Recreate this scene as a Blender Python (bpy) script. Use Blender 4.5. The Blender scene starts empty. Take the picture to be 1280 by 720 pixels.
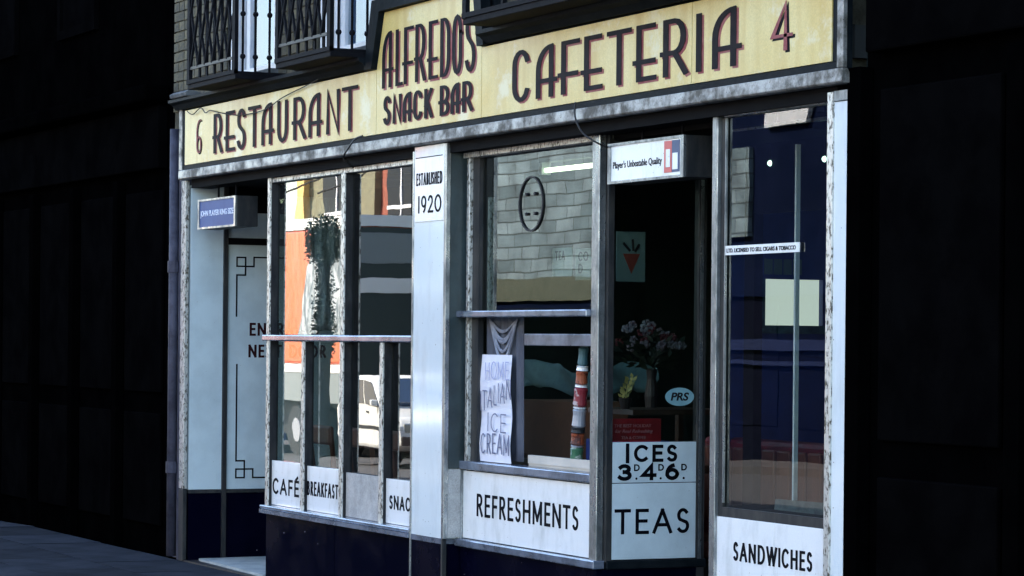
import bpy, bmesh, math, random
from mathutils import Vector, Matrix
random.seed(7)
SC = bpy.context.scene
COL = SC.collection
R = math.radians

# ------------------------------------------------------------------ camera, sky, sun, exposure
cam_d = bpy.data.cameras.new('camera'); cam = bpy.data.objects.new('camera', cam_d); COL.objects.link(cam)
A, RL = R(25.5), R(0.547)
fw = Vector((-math.cos(A), math.sin(A), 0)); rt = Vector((math.sin(A), math.cos(A), 0)); up = Vector((0, 0, 1))
r2 = math.cos(RL)*rt + math.sin(RL)*up; u2 = -math.sin(RL)*rt + math.cos(RL)*up
M = Matrix((r2, u2, -fw)).transposed().to_4x4(); M.translation = Vector((18.480, -6.305, 1.55))
cam.matrix_world = M
cam_d.sensor_width = 36; cam_d.lens = 98.44; cam_d.shift_x = 0.00049; cam_d.shift_y = 0.0509
cam_d.clip_start = 0.05; cam_d.clip_end = 3000
SC.camera = cam

SUN_DIR = Vector((-0.42, 0.70, 0.72)).normalized()          # towards the sun: behind the cafe, so its front is in shade
W = bpy.data.worlds.new('World'); SC.world = W; W.use_nodes = True
wn = W.node_tree; bg = wn.nodes['Background']
sky = wn.nodes.new('ShaderNodeTexSky'); sky.sky_type = 'NISHITA'; sky.sun_disc = False
sky.sun_elevation = math.asin(SUN_DIR.z); sky.sun_rotation = math.atan2(SUN_DIR.x, SUN_DIR.y)
sky.air_density = 1.0; sky.dust_density = 1.2; sky.ozone_density = 0.6
wn.links.new(sky.outputs[0], bg.inputs[0]); bg.inputs[1].default_value = 0.15
sun_d = bpy.data.lights.new('sun', 'SUN'); sun = bpy.data.objects.new('sun', sun_d); COL.objects.link(sun)
sun_d.energy = 4.0; sun_d.angle = R(0.5); sun_d.color = (1, 0.93, 0.82)
sun.rotation_euler = (-SUN_DIR).to_track_quat('-Z', 'Y').to_euler(); sun.location = (0, 0, 30)
SC.view_settings.view_transform = 'Standard'; SC.view_settings.look = 'None'
SC.view_settings.gamma = 1; SC.view_settings.use_curve_mapping = False
SC.view_settings.exposure = 2.75

# ------------------------------------------------------------------ materials
def mat(name, c1, c2=None, scale=6, rough=0.5, rough2=None, metal=0.0, spec=0.5, bump=0.0, stretch=(1, 1, 1), lo=0.4, hi=0.62,
        specks=None, speck_scale=60, speck_cut=0.04, coat=0.0, rand=0.0, fine=0.0, emit=None):
    m = bpy.data.materials.new(name); m.use_nodes = True
    nt = m.node_tree; n = nt.nodes; L = nt.links; b = n['Principled BSDF']
    b.inputs['Roughness'].default_value = rough; b.inputs['Metallic'].default_value = metal
    b.inputs['Specular IOR Level'].default_value = spec; b.inputs['Coat Weight'].default_value = coat
    b.inputs['Coat Roughness'].default_value = 0.06
    tc = n.new('ShaderNodeTexCoord'); mp = n.new('ShaderNodeMapping'); mp.inputs['Scale'].default_value = stretch
    L.new(tc.outputs['Object'], mp.inputs['Vector'])
    col = None
    def rgb(c):
        x = n.new('ShaderNodeRGB'); x.outputs[0].default_value = (*c, 1); return x.outputs[0]
    col = rgb(c1)
    if c2 is not None:
        nz = n.new('ShaderNodeTexNoise'); nz.inputs['Scale'].default_value = scale; nz.inputs['Detail'].default_value = 6; nz.inputs['Roughness'].default_value = 0.65
        L.new(mp.outputs[0], nz.inputs['Vector'])
        mr = n.new('ShaderNodeMapRange'); mr.inputs[1].default_value = lo; mr.inputs[2].default_value = hi
        L.new(nz.outputs[0], mr.inputs[0])
        mx = n.new('ShaderNodeMix'); mx.data_type = 'RGBA'
        L.new(mr.outputs[0], mx.inputs[0]); L.new(col, mx.inputs[6]); L.new(rgb(c2), mx.inputs[7]); col = mx.outputs[2]
        if rough2 is not None:
            m2 = n.new('ShaderNodeMapRange'); m2.inputs[3].default_value = rough; m2.inputs[4].default_value = rough2
            L.new(mr.outputs[0], m2.inputs[0]); L.new(m2.outputs[0], b.inputs['Roughness'])
    if fine:
        nf = n.new('ShaderNodeTexNoise'); nf.inputs['Scale'].default_value = 140; nf.inputs['Detail'].default_value = 3
        L.new(tc.outputs['Object'], nf.inputs['Vector'])
        mf = n.new('ShaderNodeMapRange'); mf.inputs[1].default_value = .3; mf.inputs[2].default_value = .7
        mf.inputs[3].default_value = 1-fine; mf.inputs[4].default_value = 1+fine; L.new(nf.outputs[0], mf.inputs[0])
        mm = n.new('ShaderNodeMix'); mm.data_type = 'RGBA'; mm.blend_type = 'MULTIPLY'; mm.inputs[0].default_value = 1
        L.new(col, mm.inputs[6]); L.new(mf.outputs[0], mm.inputs[7]); col = mm.outputs[2]
    if specks is not None:
        vo = n.new('ShaderNodeTexVoronoi'); vo.inputs['Scale'].default_value = speck_scale; L.new(tc.outputs['Object'], vo.inputs['Vector'])
        nz2 = n.new('ShaderNodeTexNoise'); nz2.inputs['Scale'].default_value = speck_scale*.35; L.new(tc.outputs['Object'], nz2.inputs['Vector'])
        mul = n.new('ShaderNodeMath'); mul.operation = 'MULTIPLY'; L.new(nz2.outputs[0], mul.inputs[0]); mul.inputs[1].default_value = speck_cut*2
        lt = n.new('ShaderNodeMath'); lt.operation = 'LESS_THAN'; L.new(vo.outputs['Distance'], lt.inputs[0]); L.new(mul.outputs[0], lt.inputs[1])
        ms = n.new('ShaderNodeMix'); ms.data_type = 'RGBA'; L.new(lt.outputs[0], ms.inputs[0]); L.new(col, ms.inputs[6]); L.new(rgb(specks), ms.inputs[7]); col = ms.outputs[2]
    if rand:
        oi = n.new('ShaderNodeObjectInfo'); hs = n.new('ShaderNodeHueSaturation')
        ma = n.new('ShaderNodeMapRange'); ma.inputs[3].default_value = 1-rand; ma.inputs[4].default_value = 1+rand
        L.new(oi.outputs['Random'], ma.inputs[0]); L.new(ma.outputs[0], hs.inputs['Value']); L.new(col, hs.inputs['Color']); col = hs.outputs[0]
    L.new(col, b.inputs['Base Color'])
    if bump:
        nb = n.new('ShaderNodeTexNoise'); nb.inputs['Scale'].default_value = scale*4; nb.inputs['Detail'].default_value = 5
        L.new(mp.outputs[0], nb.inputs['Vector']); bp = n.new('ShaderNodeBump'); bp.inputs['Strength'].default_value = bump; bp.inputs['Distance'].default_value = 0.01
        L.new(nb.outputs[0], bp.inputs['Height']); L.new(bp.outputs[0], b.inputs['Normal'])
    if emit:
        b.inputs['Emission Color'].default_value = (*emit[0], 1); b.inputs['Emission Strength'].default_value = emit[1]
    return m

def glass_mat(name, tint, wobble=0.02, gain=2.0):
    m = bpy.data.materials.new(name); m.use_nodes = True; nt = m.node_tree; n = nt.nodes; L = nt.links; n.clear()
    out = n.new('ShaderNodeOutputMaterial'); tr = n.new('ShaderNodeBsdfTransparent'); tr.inputs[0].default_value = (*tint, 1)
    gl = n.new('ShaderNodeBsdfGlossy'); gl.inputs['Roughness'].default_value = 0.0
    ge = n.new('ShaderNodeNewGeometry'); dt = n.new('ShaderNodeVectorMath'); dt.operation = 'DOT_PRODUCT'
    L.new(ge.outputs['Incoming'], dt.inputs[0]); L.new(ge.outputs['Normal'], dt.inputs[1])
    def math_(op, a, b_=None):
        x = n.new('ShaderNodeMath'); x.operation = op
        if isinstance(a, float): x.inputs[0].default_value = a
        else: L.new(a, x.inputs[0])
        if b_ is not None:
            if isinstance(b_, float): x.inputs[1].default_value = b_
            else: L.new(b_, x.inputs[1])
        return x.outputs[0]
    c = math_('ABSOLUTE', dt.outputs['Value']); om = math_('SUBTRACT', 1.0, c); p = math_('POWER', om, 5.0)
    f = math_('MULTIPLY', math_('ADD', math_('MULTIPLY', p, 0.96), 0.04), gain)
    f = math_('MINIMUM', f, 0.9); front = math_('SUBTRACT', 1.0, ge.outputs['Backfacing']); f = math_('MULTIPLY', f, front)
    tc = n.new('ShaderNodeTexCoord'); nz = n.new('ShaderNodeTexNoise'); nz.inputs['Scale'].default_value = 2.2; nz.inputs['Detail'].default_value = 1.5
    L.new(tc.outputs['Object'], nz.inputs[0]); bp = n.new('ShaderNodeBump'); bp.inputs['Strength'].default_value = wobble; bp.inputs['Distance'].default_value = 0.05
    L.new(nz.outputs[0], bp.inputs['Height']); L.new(bp.outputs[0], gl.inputs['Normal'])
    mx = n.new('ShaderNodeMixShader'); L.new(f, mx.inputs[0]); L.new(tr.outputs[0], mx.inputs[1]); L.new(gl.outputs[0], mx.inputs[2]); L.new(mx.outputs[0], out.inputs[0])
    return m

def sign_mat():
    m = mat('cream_sign_paint', (.61, .495, .20), (.54, .38, .09), scale=2.0, rough=.36, lo=.38, hi=.74, fine=.10, specks=(.30, .24, .12), speck_scale=34, speck_cut=.05)
    nt = m.node_tree; n = nt.nodes; L = nt.links; b = n['Principled BSDF']
    src = b.inputs['Base Color'].links[0].from_socket
    tc = n.new('ShaderNodeTexCoord'); mp = n.new('ShaderNodeMapping'); mp.inputs['Scale'].default_value = (9, 1, 0.9)
    L.new(tc.outputs['Object'], mp.inputs[0]); nz = n.new('ShaderNodeTexNoise'); nz.inputs['Scale'].default_value = 1.0; nz.inputs['Detail'].default_value = 5
    L.new(mp.outputs[0], nz.inputs[0]); mr = n.new('ShaderNodeMapRange'); mr.inputs[1].default_value = .46; mr.inputs[2].default_value = .72; mr.inputs[4].default_value = .75
    L.new(nz.outputs[0], mr.inputs[0])
    mx = n.new('ShaderNodeMix'); mx.data_type = 'RGBA'; L.new(mr.outputs[0], mx.inputs[0]); L.new(src, mx.inputs[6]); mx.inputs[7].default_value = (.47, .31, .07, 1)
    # pale flaked patches
    n3 = n.new('ShaderNodeTexNoise'); n3.inputs['Scale'].default_value = 3.1; n3.inputs['Detail'].default_value = 8; n3.inputs['Roughness'].default_value = .7
    L.new(tc.outputs['Object'], n3.inputs[0]); m3 = n.new('ShaderNodeMapRange'); m3.inputs[1].default_value = .56; m3.inputs[2].default_value = .66; m3.inputs[4].default_value = .8
    L.new(n3.outputs[0], m3.inputs[0]); x3 = n.new('ShaderNodeMix'); x3.data_type = 'RGBA'; L.new(m3.outputs[0], x3.inputs[0]); L.new(mx.outputs[2], x3.inputs[6]); x3.inputs[7].default_value = (.64, .59, .40, 1)
    L.new(x3.outputs[2], b.inputs['Base Color']); return m

MT = {}
MT['cream'] = sign_mat()
MT['white'] = mat('white_glass_panel', (.70, .755, .765), (.54, .58, .58), scale=2.2, rough=.08, rough2=.2, spec=.5, coat=.8, stretch=(3, 1, .8), lo=.5, hi=.78, bump=.03, specks=(.12, .10, .07), speck_scale=22, speck_cut=.055, fine=.03)
MT['sign_white'] = mat('white_enamel', (.82, .83, .82), (.60, .61, .58), scale=3, rough=.2, coat=.8, stretch=(2.5, 1, 1), lo=.48, hi=.78, specks=(.2, .17, .12), speck_scale=24, speck_cut=.05, fine=.03)
MT['black'] = mat('black_glass_panel', (.0008, .0010, .0060), (.0016, .0018, .0085), scale=2, rough=.14, rough2=.3, spec=.018, specks=(.32, .3, .3), speck_scale=7, speck_cut=.035)
MT['ink'] = mat('black_lettering', (.003, .0035, .006), rough=.6, spec=.04)
MT['navy'] = mat('letter_paint', (.009, .009, .012), (.018, .014, .017), scale=14, rough=.6, spec=.05)
MT['maroon'] = mat('letter_shade_paint', (.22, .050, .055), (.30, .12, .11), scale=12, rough=.6, spec=.15)
MT['trim'] = mat('dark_green_paint', (.0025, .005, .007), (.008, .011, .013), scale=9, rough=.6, bump=.15, spec=.08)
MT['steel'] = mat('weathered_steel', (.33, .33, .32), (.10, .095, .08), scale=10, rough=.38, rough2=.7, metal=.55, bump=.12, specks=(.05, .045, .04), speck_scale=40, speck_cut=.10, fine=.15)
MT['alu'] = mat('aluminium_trim', (.40, .42, .43), (.16, .17, .17), scale=11, rough=.25, rough2=.5, metal=.85, stretch=(1, 1, .4), fine=.08)
MT['worn'] = mat('worn_chrome_strip', (.56, .56, .53), (.10, .085, .06), scale=70, rough=.3, rough2=.7, metal=.5, stretch=(1, 1, .45), bump=.2, lo=.50, hi=.60)
MT['blue_sill'] = mat('blue_grey_sill', (.28, .32, .40), (.14, .16, .20), scale=6, rough=.2, metal=.6, fine=.1)
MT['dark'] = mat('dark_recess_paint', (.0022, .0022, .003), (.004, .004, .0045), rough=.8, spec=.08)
MT['darkmetal'] = mat('dark_bronze_frame', (.022, .024, .026), (.05, .048, .045), scale=12, rough=.5, metal=.2, spec=.2, stretch=(1, 1, .3))
MT['iron'] = mat('black_iron', (.003, .0035, .005), (.007, .007, .009), scale=20, rough=.7, spec=.08)
MT['brick'] = mat('stock_brick', (.105, .090, .048), (.055, .050, .032), scale=18, rough=.9, bump=.5, rand=.3)
MT['mortar'] = mat('old_mortar', (.10, .095, .07), (.06, .056, .042), scale=20, rough=.95, spec=.05, bump=.4)
MT['corbel'] = mat('sooty_stone', (.12, .13, .13), (.05, .055, .06), scale=8, rough=.9, bump=.5)
MT['wframe'] = mat('white_window_paint', (.72, .72, .72), (.62, .63, .64), scale=8, rough=.4)
MT['net'] = mat('sky_tinted_curtain', (.30, .43, .62), (.22, .33, .50), scale=3, rough=.8, stretch=(1, 1, .3))  # curtain blued to stand for sky reflected in the upper panes
MT['glass'] = glass_mat('shop_glass', (.76, .82, .80), .008, 2.0)
MT['glass_left'] = glass_mat('left_window_glass', (.76, .82, .80), .008, 2.7)
MT['glass2'] = glass_mat('upper_window_glass', (.8, .84, .86), .012, 1.4)
MT['panelgrey'] = mat('grey_fibre_panel', (.42, .41, .39), (.30, .295, .28), scale=8, rough=.75, bump=.15, fine=.18)
MT['pave'] = mat('paving_stone', (.024, .028, .037), (.013, .016, .022), scale=3, rough=.9, spec=.03, bump=.3, rand=.28, fine=.15)
MT['step'] = mat('worn_step_stone', (.34, .37, .36), (.22, .25, .25), scale=5, rough=.7, fine=.12)
MT['road'] = mat('asphalt', (.055, .055, .057), (.04, .04, .042), scale=3, rough=.9, bump=.3, fine=.3)
MT['kerb'] = mat('kerb_stone', (.25, .25, .25), (.17, .17, .17), scale=5, rough=.85)
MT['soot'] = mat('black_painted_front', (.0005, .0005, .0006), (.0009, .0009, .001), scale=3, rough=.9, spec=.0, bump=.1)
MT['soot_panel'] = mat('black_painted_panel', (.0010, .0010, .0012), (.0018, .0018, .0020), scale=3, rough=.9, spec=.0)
MT['room'] = mat('dim_cafe_wall', (.035, .055, .055), (.022, .034, .036), scale=2, rough=.8)
MT['ceil'] = mat('cafe_ceiling', (.05, .055, .055), rough=.9)
MT['floor'] = mat('cafe_lino', (.02, .018, .018), (.03, .025, .022), rough=.5)
MT['blue'] = mat('blue_partition', (.015, .040, .21), (.010, .026, .14), scale=2, rough=.5)
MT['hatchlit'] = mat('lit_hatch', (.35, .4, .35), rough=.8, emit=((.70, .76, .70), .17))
MT['wood'] = mat('dark_wood', (.045, .020, .012), (.022, .011, .008), scale=5, rough=.45, stretch=(1, 1, .2))
MT['redwood'] = mat('red_brown_wood', (.17, .05, .032), (.10, .03, .022), scale=5, rough=.4, stretch=(1, 1, .2))
MT['red'] = mat('red_card', (.28, .008, .012), (.20, .006, .01), scale=5, rough=.5)
MT['lightblue'] = mat('blue_sign_face', (.035, .075, .23), (.03, .06, .20), scale=6, rough=.5, spec=.2)
MT['bluewhite'] = mat('pale_blue_print', (.62, .68, .80), rough=.5)
MT['paper'] = mat('white_paper', (.74, .74, .80), (.66, .66, .74), scale=5, rough=.8, bump=.1)
MT['pen'] = mat('felt_pen', (.13, .14, .22), rough=.7)
MT['pen2'] = mat('felt_pen_blue', (.36, .38, .56), rough=.7)
MT['cloth'] = mat('dark_grey_curtain', (.075, .085, .11), (.05, .055, .075), scale=6, rough=.8, stretch=(3, 1, .4))
MT['cloth2'] = mat('pale_swag', (.30, .32, .38), (.16, .17, .21), scale=9, rough=.8)
MT['tealcloth'] = mat('teal_blind_cloth', (.060, .125, .125), (.035, .075, .08), scale=5, rough=.8)
MT['rubber'] = mat('black_rubber', (.012, .012, .012), rough=.6)
MT['tube'] = mat('fluorescent_tube', (.9, .95, .8), rough=.4, emit=((.88, 1, .66), 1.1))
MT['bulb'] = mat('lamp_globe', (.8, .9, .8), rough=.3, emit=((.62, 1, .78), .8))
MT['leaf'] = mat('dark_leaf', (.008, .014, .008), (.016, .026, .012), scale=30, rough=.5)
MT['leaf2'] = mat('yellow_leaf', (.42, .36, .12), (.25, .22, .07), scale=20, rough=.6)
MT['petal'] = mat('dimmed_petal', (.17, .155, .17), (.12, .07, .09), scale=30, rough=.7)  # petal colours darkened to carry the dim light indoors
MT['petalred'] = mat('red_petal', (.10, .008, .012), rough=.7)
MT['pot'] = mat('dark_pot', (.012, .006, .007), rough=.5)
MT['van'] = mat('orange_lorry_paint', (.66, .105, .012), rough=.4, coat=.3)
MT['vwhite'] = mat('white_vehicle_paint', (.80, .80, .76), rough=.3, coat=.6)
MT['vgrey'] = mat('grey_vehicle_paint', (.20, .23, .23), rough=.4)
MT['vglass'] = mat('car_window_glass', (.02, .04, .08), rough=.05, spec=.8)
MT['lens'] = mat('headlamp_lens', (.5, .5, .45), rough=.1, metal=.5)
MT['ybrick'] = mat('yellow_brick', (.62, .43, .15), (.52, .36, .13), scale=6, rough=.9)
MT['rbrick'] = mat('red_brick', (.30, .085, .05), (.22, .07, .045), scale=6, rough=.9)
MT['nshade'] = mat('dark_shop_paint', (.004, .005, .011), (.006, .007, .015), rough=.9, spec=.0)
MT['barblue'] = mat('dull_blue_rail', (.022, .03, .07), rough=.8, spec=.0)
MT['nblue'] = mat('navy_render', (.0045, .008, .024), (.007, .011, .032), scale=1.2, rough=.9, spec=.0)
MT['paler'] = mat('pale_render', (.55, .50, .42), (.45, .42, .36), scale=3, rough=.9)
MT['tin'] = mat('grey_tin', (.36, .38, .42), rough=.4, metal=.3)
MT['green'] = mat('green_print', (.03, .12, .06), (.28, .33, .28), scale=18, rough=.5, lo=.5, hi=.55)
MT['orange'] = mat('orange_print', (.30, .07, .025), (.06, .012, .01), scale=16, rough=.5, lo=.48, hi=.54)
MT['redprint'] = mat('red_print', (.22, .02, .03), (.42, .34, .34), scale=16, rough=.5, lo=.54, hi=.58)
MT['tealprint'] = mat('teal_print', (.05, .13, .15), (.02, .06, .08), scale=12, rough=.5)
MT['shadedpanel'] = mat('recess_shaded_panel', (.56, .65, .67), (.48, .56, .58), scale=3, rough=.25, spec=.3, specks=(.12, .10, .07), speck_scale=22, speck_cut=.03, fine=.02)  # panel colour darkened and blued to stand for shade in the recesses
MT['doorink'] = mat('brown_door_lettering', (.030, .008, .009), rough=.6, spec=.05)
MT['frameshade'] = mat('shaded_frame_side', (.012, .013, .015), (.03, .03, .03), scale=18, rough=.5, spec=.15, stretch=(1, 1, .3))  # mullion sides coloured dark to carry their shade
MT['returngreen'] = mat('dark_green_glaze', (.035, .055, .058), (.02, .03, .032), scale=4, rough=.35)
MT['boxbrown'] = mat('brown_carton', (.14, .06, .03), (.10, .045, .024), scale=4, rough=.8)
MT['purple'] = mat('mauve_paint', (.060, .060, .085), (.03, .03, .045), scale=8, rough=.6, spec=.2)

# ------------------------------------------------------------------ mesh helpers
class MB:
    def __init__(s): s.v = []; s.f = []
    def box(s, x0, x1, y0, y1, z0, z1):
        if x0 > x1: x0, x1 = x1, x0
        if y0 > y1: y0, y1 = y1, y0
        if z0 > z1: z0, z1 = z1, z0
        b = len(s.v)
        s.v += [(x, y, z) for z in (z0, z1) for y in (y0, y1) for x in (x0, x1)]
        s.f += [tuple(b+i for i in q) for q in ((0, 2, 3, 1), (4, 5, 7, 6), (0, 1, 5, 4), (2, 6, 7, 3), (0, 4, 6, 2), (1, 3, 7, 5))]
        return s
    def prism(s, pts, d0, d1, axis='y'):
        b = len(s.v); k = len(pts)
        for d in (d0, d1):
            for (p, q) in pts:
                s.v.append({'y': (p, d, q), 'x': (d, p, q), 'z': (p, q, d)}[axis])
        s.f.append(tuple(range(b, b+k))); s.f.append(tuple(reversed(range(b+k, b+2*k))))
        for i in range(k):
            j = (i+1) % k; s.f.append((b+i, b+k+i, b+k+j, b+j))
        return s
    def tube(s, pts, r, n=6):
        pts = [Vector(p) for p in pts]; b = len(s.v)
        for i, p in enumerate(pts):
            t = (pts[min(i+1, len(pts)-1)]-pts[max(i-1, 0)]).normalized()
            a = t.cross(Vector((0.13, 0.21, 1)) if abs(t.z) < .9 else Vector((1, 0.1, 0))).normalized(); c = t.cross(a)
            rr = r[i] if isinstance(r, (list, tuple)) else r
            for k in range(n):
                w = 2*math.pi*k/n; s.v.append(tuple(p + rr*(math.cos(w)*a+math.sin(w)*c)))
        for i in range(len(pts)-1):
            for k in range(n):
                k2 = (k+1) % n; s.f.append((b+i*n+k, b+i*n+k2, b+(i+1)*n+k2, b+(i+1)*n+k))
        s.f.append(tuple(reversed(range(b, b+n)))); e = b+(len(pts)-1)*n; s.f.append(tuple(range(e, e+n)))
        return s
    def lathe(s, c, prof, n=16):
        return s.tube_prof(c, prof, n)
    def tube_prof(s, c, prof, n=16):
        b = len(s.v)
        for (r, z) in prof:
            for k in range(n):
                w = 2*math.pi*k/n; s.v.append((c[0]+r*math.cos(w), c[1]+r*math.sin(w), c[2]+z))
        for i in range(len(prof)-1):
            for k in range(n):
                k2 = (k+1) % n; s.f.append((b+i*n+k, b+i*n+k2, b+(i+1)*n+k2, b+(i+1)*n+k))
        s.f.append(tuple(reversed(range(b, b+n)))); e = b+(len(prof)-1)*n; s.f.append(tuple(range(e, e+n)))
        return s
    def ball(s, c, r, n=8, m=5):
        return s.tube_prof(c, [(max(1e-4, r*math.sin(math.pi*i/m)), -r*math.cos(math.pi*i/m)) for i in range(m+1)], n)
    def grid(s, P, closed=False):
        b = len(s.v); h = len(P); w = len(P[0])
        for row in P: s.v += [tuple(p) for p in row]
        for i in range(h-1):
            for j in range(w-1): s.f.append((b+i*w+j, b+i*w+j+1, b+(i+1)*w+j+1, b+(i+1)*w+j))
        return s
    def quad(s, a, b_, c, d):
        b = len(s.v); s.v += [tuple(a), tuple(b_), tuple(c), tuple(d)]; s.f.append((b, b+1, b+2, b+3)); return s
    def mesh(s, name, off=(0, 0, 0)):
        me = bpy.data.meshes.new(name)
        me.from_pydata([(v[0]-off[0], v[1]-off[1], v[2]-off[2]) for v in s.v], [], s.f)
        bm = bmesh.new(); bm.from_mesh(me); bmesh.ops.recalc_face_normals(bm, faces=bm.faces); bm.to_mesh(me); bm.free()
        return me

def wloc(o):
    p = Vector((0, 0, 0))
    while o: p += o.location; o = o.parent
    return p
def thing(name, label, cat, loc=(0, 0, 0), group=None):
    o = bpy.data.objects.new(name, None); COL.objects.link(o); o.location = loc; o.empty_display_size = .1
    o['label'] = label; o['category'] = cat
    if group: o['group'] = group
    return o
def obj(name, mb, m, parent=None, label=None, bevel=0, smooth=False, solid=0, loc=None):
    me = mb.mesh(name, wloc(parent) if parent else (loc or (0, 0, 0))) if isinstance(mb, MB) else mb
    o = bpy.data.objects.new(name, me); COL.objects.link(o); o.parent = parent
    if loc and not parent: o.location = loc
    if m and not me.materials: me.materials.append(MT[m] if isinstance(m, str) else m)
    if label: o['label'] = label
    if smooth:
        for p in me.polygons: p.use_smooth = True
    if solid:
        s = o.modifiers.new('solid', 'SOLIDIFY'); s.thickness = solid; s.offset = 0
    if bevel:
        b = o.modifiers.new('bevel', 'BEVEL'); b.width = bevel; b.segments = 2; b.limit_method = 'ANGLE'
    return o
def tag(o, label, cat, group=None, kind=None):
    if label: o['label'] = label
    if cat: o['category'] = cat
    if group: o['group'] = group
    if kind: o['kind'] = kind
    return o
def inst(name, me, parent, loc, rot=(0, 0, 0), scale=None):
    o = bpy.data.objects.new(name, me); COL.objects.link(o); o.parent = parent
    o.location = Vector(loc)-wloc(parent); o.rotation_euler = rot
    if scale: o.scale = scale
    return o
def B(*a): return MB().box(*a)

def text(s, parent, x0, z0, w, h, y, m='ink', bold=0.0, plane='y', thick=.0012, name='lettering', shear=0, spacing=1.0):
    """flat lettering fitted to a box; plane 'y': front faces -Y, left edge x0;  plane 'x': front faces +X at x=y, x0 is the Y of its left edge"""
    cu = bpy.data.curves.new('t', 'FONT'); cu.body = s; cu.size = 1; cu.offset = bold; cu.extrude = .5; cu.resolution_u = 5; cu.shear = shear; cu.space_character = spacing
    to = bpy.data.objects.new('t', cu); COL.objects.link(to)
    me = bpy.data.meshes.new_from_object(to.evaluated_get(bpy.context.evaluated_depsgraph_get()))
    bpy.data.objects.remove(to); me.name = name
    xs = [v.co.x for v in me.vertices]; ys = [v.co.y for v in me.vertices]
    ax, bx, ay, by = min(xs), max(xs), min(ys), max(ys); off = wloc(parent)
    for v in me.vertices:
        u = x0+(v.co.x-ax)/(bx-ax)*w; q = z0+(v.co.y-ay)/(by-ay)*h; d = v.co.z*2*thick
        v.co = (Vector((u, y-d, q)) if plane == 'y' else Vector((y+d, u, q)))-off
    me.materials.clear(); me.materials.append(MT[m])
    o = bpy.data.objects.new(name, me); COL.objects.link(o); o.parent = parent
    return o

# ------------------------------------------------------------------ stroke glyphs for the hand-painted fascia
def arc(cx, cy, rx, ry, a0, a1, n=8):
    return [(cx+rx*math.cos(R(a0+(a1-a0)*i/n)), cy+ry*math.sin(R(a0+(a1-a0)*i/n))) for i in range(n+1)]
GL = {
 'A': [[(.06, 0), (.06, .52)]+arc(.78, .52, .72, .48, 180, 90), [(.78, 1), (.78, 0)], [(.06, .31), (1, .31)]],
 'B': [[(.16, 1), (.16, 0)], [(.16, 1), (.5, 1)]+arc(.5, .72, .42, .28, 90, -90), [(-.02, .44), (.5, .44)], [(.5, .44)]+arc(.55, .22, .42, .22, 90, -90)+[(.16, 0)]],
 'C': [arc(.5, .72, .45, .28, 20, 180)+arc(.5, .28, .45, .28, 180, 340)],
 'D': [[(.08, 0), (.08, 1)], [(.08, 1), (.4, 1)]+arc(.4, .68, .55, .32, 90, 0)+arc(.4, .32, .55, .32, 0, -90)+[(.08, 0)]],
 'E': [[(.2, 0), (.2, 1)], [(.2, 1), (.95, 1)], [(0, .33), (.95, .33)], [(.2, 0), (1, 0)]],
 'F': [[(.2, 0), (.2, 1)], [(.2, 1), (1, 1)], [(0, .36), (.92, .36)]],
 'I': [[(.5, 0), (.5, 1)]],
 'K': [[(.12, 0), (.12, 1)], [(.9, 1), (.12, .42)], [(.34, .56), (.95, 0)]],
 'L': [[(.1, 1), (.1, 0), (1, 0)]],
 'N': [[(.06, 0), (.06, 1), (.94, 0), (.94, 1)]],
 'O': [arc(.5, .72, .43, .28, 0, 180)+arc(.5, .28, .43, .28, 180, 360)+[(.93, .72)]],
 'R': [[(.14, 0), (.14, 1)], [(.14, 1), (.5, 1)]+arc(.5, .70, .38, .30, 90, -90), [(0, .40), (.5, .40)], [(.52, .40), (.98, 0)]],
 'S': [arc(.5, .76, .40, .24, 20, 230, 10)+[(.72, .44)]+arc(.48, .24, .42, .24, 40, -160, 10)],
 'T': [[(.5, 0), (.5, 1)], [(0, 1), (1, 1)]],
 'U': [[(.1, 1), (.1, .3)]+arc(.5, .3, .4, .3, 180, 360)+[(.9, 1)]],
 '6': [arc(.75, .70, .62, .36, 80, 180, 6)+[(.13, .28)], arc(.5, .26, .37, .26, 0, 360, 14)],
 '4': [[(.72, 0), (.72, 1), (.06, .30), (1, .30)]],
}
KX = 2.3            # the letters are wide: visual pen is elliptical
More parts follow.
